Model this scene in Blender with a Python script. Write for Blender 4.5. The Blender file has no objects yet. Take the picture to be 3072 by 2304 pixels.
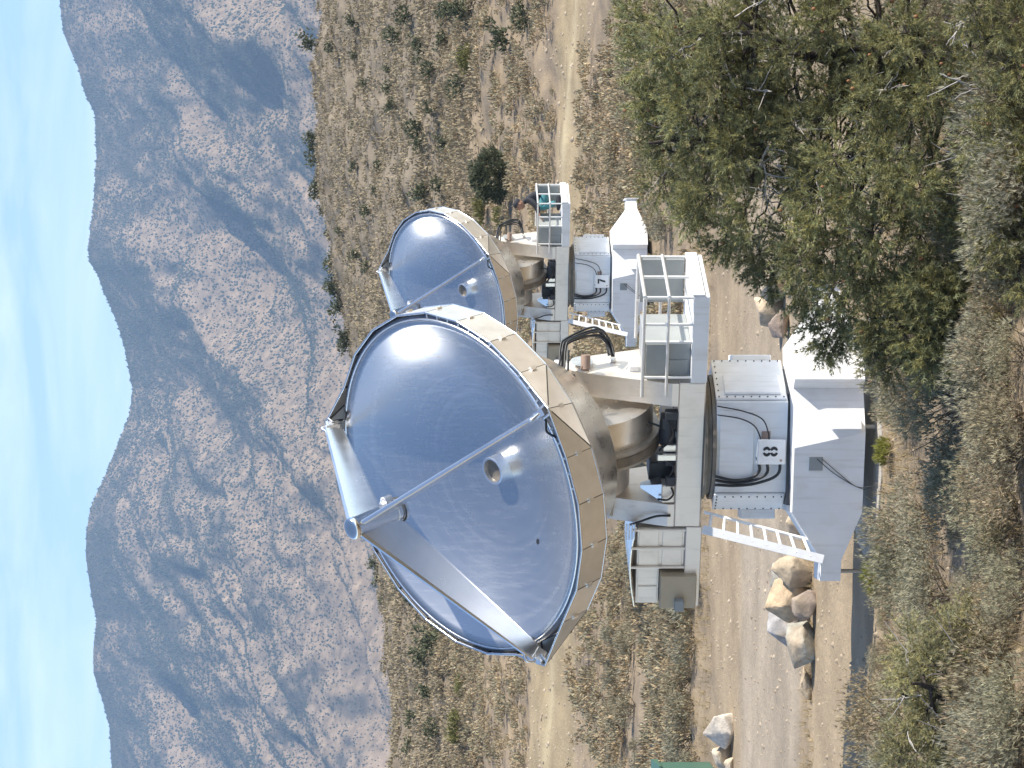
import bpy, math, random
import numpy as np
from mathutils import Vector, Matrix

SC = bpy.context.scene
COL = SC.collection
PI = math.pi
rnd = random.Random(7)
rng = np.random.default_rng(11)

# ------------------------------------------------------------------ camera
F_PX, PX_W, PX_H, HORIZON = 9000.0, 3072.0, 2304.0, 1300.0
CAM_Z = 4.6
pitch = math.atan((1536 - HORIZON) / F_PX)
FWD = Vector((0, math.cos(pitch), -math.sin(pitch)))
UPV = Vector((0, math.sin(pitch), math.cos(pitch)))
cam_d = bpy.data.cameras.new('camera')
cam = bpy.data.objects.new('camera', cam_d)
COL.objects.link(cam)
cam_d.sensor_width = 36.0
cam_d.lens = 36.0 * F_PX / PX_W
cam_d.clip_start = 0.5
cam_d.clip_end = 30000
cx, cy, cz = -UPV, Vector((1, 0, 0)), -FWD          # the photographer turned the camera on its side
cam.matrix_world = Matrix(((cx.x, cy.x, cz.x, 0), (cx.y, cy.y, cz.y, 0), (cx.z, cy.z, cz.z, CAM_Z), (0, 0, 0, 1)))
SC.camera = cam

# ------------------------------------------------------------------ light
SUN_EL, SUN_AZ = math.radians(37.5), math.radians(14)  # from the right, a little towards the camera
SDIR = Vector((math.cos(SUN_EL) * math.cos(SUN_AZ), -math.cos(SUN_EL) * math.sin(SUN_AZ), math.sin(SUN_EL)))
w = bpy.data.worlds.new('World')
SC.world = w
w.use_nodes = True
nt = w.node_tree
nt.nodes.clear()
out = nt.nodes.new('ShaderNodeOutputWorld')
bg = nt.nodes.new('ShaderNodeBackground')
sky = nt.nodes.new('ShaderNodeTexSky')
sky.sky_type = 'NISHITA'
sky.sun_disc = False
sky.sun_elevation = SUN_EL
sky.sun_rotation = math.atan2(SDIR.x, SDIR.y)
sky.altitude = 3000
sky.air_density = 1.0
sky.dust_density = 2.2
sky.ozone_density = 1.2
tc = nt.nodes.new('ShaderNodeTexCoord')
mp = nt.nodes.new('ShaderNodeMapping')
mp.inputs['Scale'].default_value = (6.0, 6.0, 30.0)
mp.inputs['Location'].default_value = (0.35, 0.2, 0.55)
nz = nt.nodes.new('ShaderNodeTexNoise')
nz.inputs['Scale'].default_value = 1.6
nz.inputs['Detail'].default_value = 5
nz.inputs['Roughness'].default_value = 0.6
nz.inputs['Distortion'].default_value = 0.6
rp = nt.nodes.new('ShaderNodeValToRGB')
rp.color_ramp.elements[0].position = 0.40
rp.color_ramp.elements[1].position = 0.75
rp.color_ramp.elements[0].color = (0, 0, 0, 1)
rp.color_ramp.elements[1].color = (0.58, 0.58, 0.58, 1)
mx = nt.nodes.new('ShaderNodeMix')
mx.data_type = 'RGBA'
mx.inputs['B'].default_value = (5.6, 6.2, 6.9, 1)
nt.links.new(tc.outputs['Generated'], mp.inputs['Vector'])
nt.links.new(mp.outputs[0], nz.inputs['Vector'])
nt.links.new(nz.outputs['Fac'], rp.inputs[0])
sepz = nt.nodes.new('ShaderNodeSeparateXYZ')
nt.links.new(tc.outputs['Generated'], sepz.inputs[0])
fade = nt.nodes.new('ShaderNodeMapRange')                       # thin cirrus low down, clear overhead
fade.interpolation_type = 'SMOOTHSTEP'
fade.inputs['From Min'].default_value = 0.10
fade.inputs['From Max'].default_value = 0.38
fade.inputs['To Min'].default_value = 1.0
fade.inputs['To Max'].default_value = 0.0
nt.links.new(sepz.outputs['Z'], fade.inputs['Value'])
cl = nt.nodes.new('ShaderNodeMath')
cl.operation = 'MULTIPLY'
nt.links.new(rp.outputs[0], cl.inputs[0])
nt.links.new(fade.outputs[0], cl.inputs[1])
nt.links.new(cl.outputs[0], mx.inputs['Factor'])
nt.links.new(sky.outputs[0], mx.inputs['A'])
nt.links.new(mx.outputs['Result'], bg.inputs['Color'])
bg.inputs['Strength'].default_value = 0.135
nt.links.new(bg.outputs[0], out.inputs['Surface'])
sun_d = bpy.data.lights.new('sun', 'SUN')
sun_d.energy = 4.2
sun_d.angle = math.radians(0.53)
sun_d.color = (1.0, 0.925, 0.80)
sun = bpy.data.objects.new('sun', sun_d)
sun.rotation_euler = SDIR.to_track_quat('Z', 'Y').to_euler()
COL.objects.link(sun)
vs = SC.view_settings
vs.view_transform = 'Standard'
vs.look = 'None'
vs.gamma = 1
vs.exposure = 0.95
vs.use_curve_mapping = False

# ------------------------------------------------------------------ helpers
def at(x, y, dep):
    """world point on the sight line of photo pixel (x, y) at depth dep (world y)"""
    d = FWD + UPV * ((1536 - x) / F_PX) + Vector((1, 0, 0)) * ((1152 - y) / F_PX)
    return Vector((0, 0, CAM_Z)) + d * (dep / d.y)

def hash2(ix, iy, seed):
    h = (ix.astype(np.int64) * 374761393 + iy.astype(np.int64) * 668265263 + seed * 1442695041) & 0x7fffffff
    h = ((h ^ (h >> 13)) * 1274126177) & 0x7fffffff
    return ((h ^ (h >> 16)) & 0xffff) / 65535.0

def vnoise(x, y, seed=0):
    x = np.asarray(x, float); y = np.asarray(y, float)
    ix, iy = np.floor(x), np.floor(y)
    fx, fy = x - ix, y - iy
    fx = fx * fx * (3 - 2 * fx); fy = fy * fy * (3 - 2 * fy)
    a = hash2(ix, iy, seed); b = hash2(ix + 1, iy, seed)
    c = hash2(ix, iy + 1, seed); d = hash2(ix + 1, iy + 1, seed)
    return (a * (1 - fx) + b * fx) * (1 - fy) + (c * (1 - fx) + d * fx) * fy

def fbm(x, y, octv=4, seed=0):
    s, amp, t = 0.0, 0.5, 0.0
    for k in range(octv):
        s = s + amp * vnoise(np.asarray(x) * 2 ** k, np.asarray(y) * 2 ** k, seed + k * 17)
        t += amp; amp *= 0.5
    return s / t

def tag(o, label=None, cat=None, group=None, kind=None):
    if label: o['label'] = label
    if cat: o['category'] = cat
    if group: o['group'] = group
    if kind: o['kind'] = kind
    return o

def empty(name, loc=(0, 0, 0), rz=0.0):
    o = bpy.data.objects.new(name, None)
    o.location = loc
    o.rotation_euler = (0, 0, rz)
    o.empty_display_size = 0.2
    COL.objects.link(o)
    return o

def link(name, me, parent=None):
    o = bpy.data.objects.new(name, me)
    COL.objects.link(o)
    if parent is not None: o.parent = parent
    return o

def np_mesh(name, V, T, mat, col=None, smooth=False, mats=None, midx=None):
    """mesh from numpy arrays: V (n,3), T (m,3) or (m,4)"""
    me = bpy.data.meshes.new(name)
    V = np.ascontiguousarray(V, dtype=np.float32); T = np.ascontiguousarray(T, dtype=np.int32)
    k = T.shape[1]
    me.vertices.add(len(V)); me.vertices.foreach_set('co', V.ravel())
    me.loops.add(T.size); me.loops.foreach_set('vertex_index', T.ravel())
    me.polygons.add(len(T))
    me.polygons.foreach_set('loop_start', np.arange(0, T.size, k, dtype=np.int32))
    me.polygons.foreach_set('loop_total', np.full(len(T), k, dtype=np.int32))
    if smooth: me.polygons.foreach_set('use_smooth', np.ones(len(T), dtype=bool))
    for m in (mats or [mat]): me.materials.append(m)
    if midx is not None: me.polygons.foreach_set('material_index', np.ascontiguousarray(midx, dtype=np.int32))
    if col is not None:
        a = me.color_attributes.new('Col', 'FLOAT_COLOR', 'POINT')
        c = np.ones((len(V), 4), np.float32); c[:, :3] = col
        a.data.foreach_set('color', c.ravel())
    me.update(calc_edges=True)
    return me

class MB:
    """collects shapes; build() makes ONE mesh object"""
    def __init__(s): s.v = []; s.f = []; s.sm = []
    def add(s, vs_, fs, smooth=False):
        n = len(s.v); s.v += [tuple(p) for p in vs_]
        s.f += [tuple(i + n for i in f) for f in fs]; s.sm += [smooth] * len(fs)
    def hexa(s, p, ch=0.0):
        s.add(p, [(0, 3, 2, 1), (4, 5, 6, 7), (0, 1, 5, 4), (1, 2, 6, 5), (2, 3, 7, 6), (3, 0, 4, 7)])
    def box(s, a, b, fr=None):
        fr = fr or (lambda x, y, z: (x, y, z))
        (x0, y0, z0), (x1, y1, z1) = a, b
        s.hexa([fr(x0, y0, z0), fr(x1, y0, z0), fr(x1, y1, z0), fr(x0, y1, z0), fr(x0, y0, z1), fr(x1, y0, z1), fr(x1, y1, z1), fr(x0, y1, z1)])
    def cbox(s, a, b, c=0.01, fr=None):
        """box with all edges chamfered by c"""
        fr = fr or (lambda x, y, z: (x, y, z))
        lo, hi = np.minimum(a, b), np.maximum(a, b)
        vid = {}; vs_ = []; fs = []
        for sx in (0, 1):
            for sy in (0, 1):
                for sz in (0, 1):
                    p = [(lo, hi)[sx][0], (lo, hi)[sy][1], (lo, hi)[sz][2]]
                    sg = [1 if k else -1 for k in (sx, sy, sz)]
                    for ax in range(3):
                        q = list(p)
                        for k in range(3):
                            if k != ax: q[k] -= sg[k] * c
                        vid[(sx, sy, sz, ax)] = len(vs_); vs_.append(fr(*q))
        for ax in range(3):
            o1, o2 = [k for k in range(3) if k != ax]
            for sd in (0, 1):
                idx = []
                for (i, j) in ((0, 0), (1, 0), (1, 1), (0, 1)):
                    t = [0, 0, 0]; t[ax] = sd; t[o1] = i; t[o2] = j
                    idx.append(vid[(*t, ax)])
                fs.append(tuple(idx))
        for ax in range(3):
            o1, o2 = [k for k in range(3) if k != ax]
            for i in (0, 1):
                for j in (0, 1):
                    t0 = [0, 0, 0]; t0[o1] = i; t0[o2] = j
                    t1 = list(t0); t1[ax] = 1
                    fs.append((vid[(*t0, o1)], vid[(*t1, o1)], vid[(*t1, o2)], vid[(*t0, o2)]))
        for sx in (0, 1):
            for sy in (0, 1):
                for sz in (0, 1):
                    fs.append(tuple(vid[(sx, sy, sz, k)] for k in range(3)))
        s.add(vs_, fs)
    def prism(s, poly, z0, z1, fr=None):
        """plan polygon; z0/z1 numbers or per-vertex lists"""
        fr = fr or (lambda x, y, z: (x, y, z))
        n = len(poly)
        zb = z0 if isinstance(z0, (list, tuple)) else [z0] * n
        zt = z1 if isinstance(z1, (list, tuple)) else [z1] * n
        vs_ = [fr(p[0], p[1], zb[i]) for i, p in enumerate(poly)] + [fr(p[0], p[1], zt[i]) for i, p in enumerate(poly)]
        fs = [tuple(range(n - 1, -1, -1)), tuple(range(n, 2 * n))] + [(i, (i + 1) % n, n + (i + 1) % n, n + i) for i in range(n)]
        s.add(vs_, fs)
    def loft(s, rings, cap=True, smooth=True, closed=True):
        n = len(rings[0]); vs_ = [p for r in rings for p in r]; fs = []
        for k in range(len(rings) - 1):
            for i in range(n if closed else n - 1):
                j = (i + 1) % n
                fs.append((k * n + i, k * n + j, (k + 1) * n + j, (k + 1) * n + i))
        s.add(vs_, fs, smooth)
        if cap:
            s.add(rings[0], [tuple(range(n - 1, -1, -1))]); s.add(rings[-1], [tuple(range(n))])
    def tube(s, pts, r, n=8, cap=True, smooth=True):
        pts = [Vector(p) for p in pts]
        rad = r if isinstance(r, (list, tuple)) else [r] * len(pts)
        rings = []; t0 = (pts[1] - pts[0]).normalized()
        a = t0.cross(Vector((0, 0, 1)))
        if a.length < 1e-3: a = t0.cross(Vector((1, 0, 0)))
        a.normalize()
        for i, p in enumerate(pts):
            t = (pts[min(i + 1, len(pts) - 1)] - pts[max(i - 1, 0)]).normalized()
            a = (a - t * a.dot(t)).normalized(); b = t.cross(a)
            rings.append([p + (a * math.cos(2 * PI * k / n) + b * math.sin(2 * PI * k / n)) * rad[i] for k in range(n)])
        s.loft(rings, cap, smooth)
    def cyl(s, p, q, r, n=16, r2=None):
        s.tube([p, q], [r, r if r2 is None else r2], n)
    def build(s, name, mat, parent=None, fixn=True):
        me = bpy.data.meshes.new(name)
        me.from_pydata(s.v, [], s.f)
        me.materials.append(mat)
        me.polygons.foreach_set('use_smooth', s.sm)
        if fixn:
            import bmesh
            bm = bmesh.new(); bm.from_mesh(me)
            bmesh.ops.recalc_face_normals(bm, faces=bm.faces)
            bm.to_mesh(me); bm.free()
        me.update()
        return link(name, me, parent)

def copy_tree(o, parent=None):
    c = o.copy(); COL.objects.link(c); c.parent = parent
    for ch in list(o.children): copy_tree(ch, c)
    return c

def smooth_path(pts, n=6):
    P = [Vector(p) for p in pts]; P = [P[0] * 2 - P[1]] + P + [P[-1] * 2 - P[-2]]; o = []
    for i in range(1, len(P) - 2):
        for k in range(n):
            t = k / n; a, b, c, d = P[i - 1], P[i], P[i + 1], P[i + 2]
            o.append(0.5 * ((2 * b) + (c - a) * t + (2 * a - 5 * b + 4 * c - d) * t * t + (3 * b - a - 3 * c + d) * t ** 3))
    o.append(P[-2]); return o

# ------------------------------------------------------------------ materials
def newmat(name):
    m = bpy.data.materials.new(name); m.use_nodes = True
    nt = m.node_tree
    return m, nt, nt.nodes['Principled BSDF']

def surf(name, color, rough=0.6, metal=0.0, var=0.12, scale=6.0, bump=0.0, bscale=40.0, rvar=0.0, spec=0.5, attr=False, dirt=None, detail=5, coords='Object', stretch=None):
    """base colour broken up by noise, optional relief and per-vertex tint"""
    m, nt, b = newmat(name)
    N, L = nt.nodes, nt.links
    b.inputs['Metallic'].default_value = metal
    b.inputs['Roughness'].default_value = rough
    b.inputs['Specular IOR Level'].default_value = spec
    tc = N.new('ShaderNodeTexCoord'); vec = tc.outputs[coords]
    if stretch:
        mpn = N.new('ShaderNodeMapping'); mpn.inputs['Scale'].default_value = stretch
        L.new(vec, mpn.inputs[0]); vec = mpn.outputs[0]
    n1 = N.new('ShaderNodeTexNoise'); n1.inputs['Scale'].default_value = scale; n1.inputs['Detail'].default_value = detail; n1.inputs['Roughness'].default_value = 0.6
    L.new(vec, n1.inputs['Vector'])
    r = N.new('ShaderNodeMapRange')
    r.inputs['From Min'].default_value = 0.3; r.inputs['From Max'].default_value = 0.7
    r.inputs['To Min'].default_value = 1 - var; r.inputs['To Max'].default_value = 1 + var
    L.new(n1.outputs['Fac'], r.inputs['Value'])
    mul = N.new('ShaderNodeVectorMath'); mul.operation = 'SCALE'
    if attr:
        at_ = N.new('ShaderNodeVertexColor'); at_.layer_name = 'Col'
        mm = N.new('ShaderNodeVectorMath'); mm.operation = 'MULTIPLY'; mm.inputs[1].default_value = color
        L.new(at_.outputs['Color'], mm.inputs[0]); src = mm.outputs[0]
        L.new(src, mul.inputs[0])
    else:
        mul.inputs[0].default_value = color
    L.new(r.outputs[0], mul.inputs['Scale'])
    last = mul.outputs[0]
    if dirt:
        n2 = N.new('ShaderNodeTexNoise'); n2.inputs['Scale'].default_value = dirt[1]; n2.inputs['Detail'].default_value = 6
        L.new(tc.outputs[coords], n2.inputs['Vector'])
        r2 = N.new('ShaderNodeMapRange'); r2.inputs['From Min'].default_value = 0.52; r2.inputs['From Max'].default_value = 0.75; r2.inputs['To Max'].default_value = dirt[2]
        L.new(n2.outputs['Fac'], r2.inputs['Value'])
        mxn = N.new('ShaderNodeMix'); mxn.data_type = 'RGBA'; mxn.inputs['B'].default_value = (*dirt[0], 1)
        L.new(r2.outputs[0], mxn.inputs['Factor']); L.new(last, mxn.inputs['A']); last = mxn.outputs['Result']
    L.new(last, b.inputs['Base Color'])
    if rvar:
        r3 = N.new('ShaderNodeMapRange'); r3.inputs['From Min'].default_value = 0.3; r3.inputs['From Max'].default_value = 0.7
        r3.inputs['To Min'].default_value = rough - rvar; r3.inputs['To Max'].default_value = rough + rvar
        L.new(n1.outputs['Fac'], r3.inputs['Value']); L.new(r3.outputs[0], b.inputs['Roughness'])
    if bump:
        n3 = N.new('ShaderNodeTexNoise'); n3.inputs['Scale'].default_value = bscale; n3.inputs['Detail'].default_value = 8; n3.inputs['Roughness'].default_value = 0.65
        L.new(vec, n3.inputs['Vector'])
        bp = N.new('ShaderNodeBump'); bp.inputs['Strength'].default_value = 1.0; bp.inputs['Distance'].default_value = bump
        L.new(n3.outputs['Fac'], bp.inputs['Height']); L.new(bp.outputs[0], b.inputs['Normal'])
    return m

M = {}
CL = Vector((-0.479, -1.018, 4.361))                     # centre of the rim plane, telescope-local
NRM = Vector((-0.28562705, -0.59900045, 0.74807463)).normalized()
M['white'] = surf('white_paint', (0.86, 0.86, 0.85), 0.45, var=0.04, scale=3, dirt=((0.52, 0.45, 0.37), 5.0, 0.22))
M['skirt'] = surf('satin_aluminium', (0.91, 0.865, 0.79), 0.36, metal=0.80, var=0.06, scale=5, rvar=0.05, bump=0.0006, bscale=3, dirt=((0.45, 0.38, 0.30), 3.0, 0.2))
M['yoke'] = surf('satin_sheet_metal', (0.86, 0.79, 0.71), 0.44, metal=0.62, var=0.05, scale=4, rvar=0.05, dirt=((0.4, 0.35, 0.29), 6.0, 0.2))
M['cone'] = surf('brushed_cone_metal', (0.88, 0.83, 0.75), 0.30, metal=0.88, var=0.06, scale=5, rvar=0.06)
M['panel'] = surf('grey_cabinet_paint', (0.30, 0.32, 0.32), 0.55, var=0.06, scale=5)
M['rail'] = surf('galvanised_rail', (0.72, 0.72, 0.71), 0.45, metal=0.35, var=0.06, scale=9)
M['leg'] = surf('polished_leg_metal', (0.80, 0.81, 0.82), 0.24, metal=0.95, var=0.04, scale=3, rvar=0.04)
M['chrome'] = surf('polished_cylinder_metal', (0.82, 0.80, 0.77), 0.14, metal=1.0, var=0.04, scale=6)
M['bright'] = surf('bright_bracket_metal', (0.8, 0.8, 0.8), 0.25, metal=0.9, var=0.08, scale=10)
M['black'] = surf('black_rubber', (0.02, 0.022, 0.025), 0.45, var=0.2, scale=12)
M['dark'] = surf('dark_motor_paint', (0.035, 0.04, 0.05), 0.5, var=0.25, scale=9)
M['ring'] = surf('weathered_steel_ring', (0.20, 0.175, 0.145), 0.55, metal=0.4, var=0.25, scale=7)
M['seam'] = surf('dark_seam', (0.045, 0.043, 0.04), 0.6, var=0.2, scale=20)
M['liner'] = surf('dull_liner_metal', (0.20, 0.21, 0.23), 0.4, metal=0.8, var=0.15, scale=8)
M['tan'] = surf('tan_box_paint', (0.46, 0.38, 0.27), 0.5, metal=0.15, var=0.06, scale=5)
M['concrete'] = surf('pad_concrete', (0.45, 0.42, 0.37), 0.85, var=0.15, scale=4, bump=0.006, bscale=30, dirt=((0.3, 0.25, 0.19), 2.5, 0.5))
M['brown'] = surf('brown_plate', (0.36, 0.26, 0.21), 0.6, var=0.1)
M['gear'] = surf('cast_gear_metal', (0.42, 0.40, 0.37), 0.45, metal=0.6, var=0.1, scale=8)
M['greenbox'] = surf('green_box_paint', (0.055, 0.13, 0.09), 0.5, var=0.12, scale=4)
M['bark'] = surf('dark_bark', (0.055, 0.043, 0.035), 0.9, var=0.35, scale=14, bump=0.01, bscale=30)
M['deadwood'] = surf('bleached_twigs', (0.44, 0.41, 0.38), 0.8, var=0.2, scale=10)
M['conebrown'] = surf('pine_cone_scales', (0.26, 0.12, 0.05), 0.7, var=0.3, scale=40)
def leafmat(name, c, rough=0.55, trans=0.25):
    m = surf(name, c, rough, var=0.22, scale=2.5, attr=True, spec=0.35)
    nt = m.node_tree; b = nt.nodes['Principled BSDF']; o = nt.nodes['Material Output']
    src = b.inputs['Base Color'].links[0].from_socket
    tr = nt.nodes.new('ShaderNodeBsdfTranslucent'); mixs = nt.nodes.new('ShaderNodeMixShader'); mixs.inputs[0].default_value = trans
    nt.links.new(src, tr.inputs['Color']); nt.links.new(b.outputs[0], mixs.inputs[1]); nt.links.new(tr.outputs[0], mixs.inputs[2]); nt.links.new(mixs.outputs[0], o.inputs['Surface'])
    return m
M['needle'] = leafmat('pine_needles', (0.182, 0.200, 0.098))
M['sage'] = leafmat('sage_leaves', (0.325, 0.305, 0.240), 0.8, 0.15)
M['juniper'] = leafmat('juniper_scale_leaves', (0.115, 0.125, 0.070), 0.7, 0.15)
M['hilltree'] = leafmat('far_conifer_foliage', (0.040, 0.050, 0.034), 0.8, 0.1)
M['ground'] = surf('desert_soil', (1, 1, 1), 0.95, var=0.20, scale=0.9, attr=True, bump=0.03, bscale=9, spec=0.15, detail=10)
M['mountain'] = surf('mountain_soil', (1, 1, 1), 0.95, var=0.42, scale=0.05, attr=True, spec=0.1, detail=10, bump=2.0, bscale=0.06)
M['rock'] = surf('boulder_stone', (1, 1, 1), 0.85, var=0.32, scale=7, attr=True, bump=0.02, bscale=9, dirt=((0.12, 0.10, 0.085), 6.0, 0.5), spec=0.3)
M['gravel'] = surf('pebble_stone', (1, 1, 1), 0.9, var=0.2, scale=5, attr=True)

def dish_material():
    """worked aluminium: a fairly tight lobe plus a wide lobe from the fine scratches"""
    m, nt, b = newmat('spun_aluminium_reflector')
    N, L = nt.nodes, nt.links
    tc = N.new('ShaderNodeTexCoord')
    n1 = N.new('ShaderNodeTexNoise'); n1.inputs['Scale'].default_value = 1.3; n1.inputs['Detail'].default_value = 6
    L.new(tc.outputs['Object'], n1.inputs['Vector'])
    mp = N.new('ShaderNodeMapping'); mp.inputs['Scale'].default_value = (30, 1.2, 5); mp.inputs['Rotation'].default_value = (0.4, 0.3, 0.5)
    L.new(tc.outputs['Object'], mp.inputs[0])
    n2 = N.new('ShaderNodeTexNoise'); n2.inputs['Scale'].default_value = 0.8; n2.inputs['Detail'].default_value = 3
    L.new(mp.outputs[0], n2.inputs['Vector'])
    r2 = N.new('ShaderNodeMapRange'); r2.inputs['From Min'].default_value = 0.45; r2.inputs['From Max'].default_value = 0.8; r2.inputs['To Min'].default_value = 0.0; r2.inputs['To Max'].default_value = 0.10
    L.new(n2.outputs['Fac'], r2.inputs['Value'])
    r1 = N.new('ShaderNodeMapRange'); r1.inputs['From Min'].default_value = 0.35; r1.inputs['From Max'].default_value = 0.7; r1.inputs['To Min'].default_value = 0.13; r1.inputs['To Max'].default_value = 0.22
    L.new(n1.outputs['Fac'], r1.inputs['Value'])
    ad = N.new('ShaderNodeMath'); ad.operation = 'ADD'
    L.new(r1.outputs[0], ad.inputs[0]); L.new(r2.outputs[0], ad.inputs[1])
    # spinning marks: faint rings round the dish axis
    sb = N.new('ShaderNodeVectorMath'); sb.operation = 'SUBTRACT'; sb.inputs[1].default_value = CL
    L.new(tc.outputs['Object'], sb.inputs[0])
    cr = N.new('ShaderNodeVectorMath'); cr.operation = 'CROSS_PRODUCT'; cr.inputs[1].default_value = NRM
    L.new(sb.outputs[0], cr.inputs[0])
    ln = N.new('ShaderNodeVectorMath'); ln.operation = 'LENGTH'; L.new(cr.outputs[0], ln.inputs[0])
    n4 = N.new('ShaderNodeTexNoise'); n4.noise_dimensions = '1D'; n4.inputs['Scale'].default_value = 9.0; n4.inputs['Detail'].default_value = 3
    L.new(ln.outputs['Value'], n4.inputs['W'])
    r4 = N.new('ShaderNodeMapRange'); r4.inputs['From Min'].default_value = 0.45; r4.inputs['From Max'].default_value = 0.75; r4.inputs['To Max'].default_value = 0.07
    L.new(n4.outputs['Fac'], r4.inputs['Value'])
    ad2 = N.new('ShaderNodeMath'); ad2.operation = 'ADD'; L.new(ad.outputs[0], ad2.inputs[0]); L.new(r4.outputs[0], ad2.inputs[1]); ad = ad2
    b.inputs['Metallic'].default_value = 1.0; b.inputs['Roughness'].default_value = 0.25
    b.inputs['Base Color'].default_value = (0.62, 0.63, 0.64, 1)
    b2 = N.new('ShaderNodeBsdfPrincipled'); b2.inputs['Metallic'].default_value = 1.0; b2.inputs['Roughness'].default_value = 0.58
    b2.inputs['Base Color'].default_value = (0.80, 0.81, 0.82, 1)
    mx = N.new('ShaderNodeMixShader'); L.new(ad.outputs[0], mx.inputs[0]); L.new(b.outputs[0], mx.inputs[1]); L.new(b2.outputs[0], mx.inputs[2])
    L.new(mx.outputs[0], N['Material Output'].inputs['Surface'])
    return m
M['dish'] = dish_material()
def per_object_tone(m, amt):
    nt = m.node_tree; b = nt.nodes['Principled BSDF']; src = b.inputs['Base Color'].links[0].from_socket
    oi = nt.nodes.new('ShaderNodeObjectInfo'); r = nt.nodes.new('ShaderNodeMapRange'); r.inputs['To Min'].default_value = 1 - amt; r.inputs['To Max'].default_value = 1 + amt * 0.6
    sc = nt.nodes.new('ShaderNodeVectorMath'); sc.operation = 'SCALE'
    nt.links.new(oi.outputs['Random'], r.inputs['Value']); nt.links.new(src, sc.inputs[0]); nt.links.new(r.outputs[0], sc.inputs['Scale']); nt.links.new(sc.outputs[0], b.inputs['Base Color'])
per_object_tone(M['skirt'], 0.10)
def streaks(m, color, amt):
    """rain streaks running down painted sheet metal"""
    nt = m.node_tree; b = nt.nodes['Principled BSDF']; src = b.inputs['Base Color'].links[0].from_socket
    tc = nt.nodes.new('ShaderNodeTexCoord'); mp = nt.nodes.new('ShaderNodeMapping'); mp.inputs['Scale'].default_value = (16, 16, 1.1)
    n = nt.nodes.new('ShaderNodeTexNoise'); n.inputs['Scale'].default_value = 1.5; n.inputs['Detail'].default_value = 5
    r = nt.nodes.new('ShaderNodeMapRange'); r.inputs['From Min'].default_value = 0.55; r.inputs['From Max'].default_value = 0.78; r.inputs['To Max'].default_value = amt
    mx = nt.nodes.new('ShaderNodeMix'); mx.data_type = 'RGBA'; mx.inputs['B'].default_value = (*color, 1)
    nt.links.new(tc.outputs['Object'], mp.inputs[0]); nt.links.new(mp.outputs[0], n.inputs['Vector']); nt.links.new(n.outputs['Fac'], r.inputs['Value'])
    nt.links.new(r.outputs[0], mx.inputs['Factor']); nt.links.new(src, mx.inputs['A']); nt.links.new(mx.outputs['Result'], b.inputs['Base Color'])
streaks(M['white'], (0.50, 0.44, 0.36), 0.30)
streaks(M['yoke'], (0.42, 0.36, 0.29), 0.30)

# ------------------------------------------------------------------ terrain
PY = np.array([-40, 0, 6, 12, 20, 24, 28, 60, 74, 85, 93, 115, 122, 135])
PZ = np.array([5.0, 2.9, 2.5, 1.2, 0.15, 0.02, 0, 0, 0.02, 0.63, 1.55, 3.80, 4.55, 5.55])
CRX = np.array([-0.30, -0.128, -0.094, -0.061, 0.0, 0.017, 0.039, 0.061, 0.084, 0.128, 0.30])
CRV = np.array([1265, 1212, 1188, 1150, 1085, 1062, 1010, 985, 960, 965, 930])
def tz(x, y):
    x = np.asarray(x, float); y = np.asarray(y, float)
    base = np.interp(y, PY, PZ)
    ang = x / np.maximum(y, 20)
    zc = CAM_Z + (1300 - np.interp(ang, CRX, CRV)) * 190 / 9000
    hill = 5.55 + (zc - 5.55) * np.clip((y - 135) / 55, 0, 1) ** 0.9
    left = np.clip((8.0 - zc) / 3, 0, 1)
    z = np.where(y < 135, base, hill)
    fall = np.clip((y - 190) / 200, 0, 1)
    z = np.where(y > 190, zc * (1 - fall) + (-14) * fall, z)
    bmp = (fbm(x * 0.35, y * 0.35, 4, 3) - 0.5)
    rough = np.interp(y, [15, 24, 30.3, 30.9, 36.0, 37.0, 48.5, 50, 52, 80, 120, 160, 400], [0.5, 0.35, 0.25, 0.03, 0.03, 0.06, 0.06, 0.3, 0.35, 0.5, 1.2, 2.0, 2.0])
    z = z + bmp * rough
    z = z + 0.16 * np.exp(-((y - 50.5) / 1.2) ** 2) * (0.5 + vnoise(x * 0.4, y * 0.1, 5))
    # weathered cut bank where the bench starts
    yb = 116 + 3 * (fbm(x * 0.06, x * 0.0 + 3.3, 3, 8) - 0.5) * 2
    z = z + 0.45 / (1 + np.exp(-(y - yb) / 0.5)) * np.clip((190 - y) / 60, 0, 1)
    return z

def track_bounds(x, y):
    a = np.clip((np.asarray(x) / np.maximum(y, 1) + 0.128) / 0.256, -0.6, 1.6)   # 0 left of view, 1 right
    lo = 84.3 + (81.6 - 84.3) * a; hi = 93.5 + (87.6 - 93.5) * a
    return lo, hi

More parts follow.
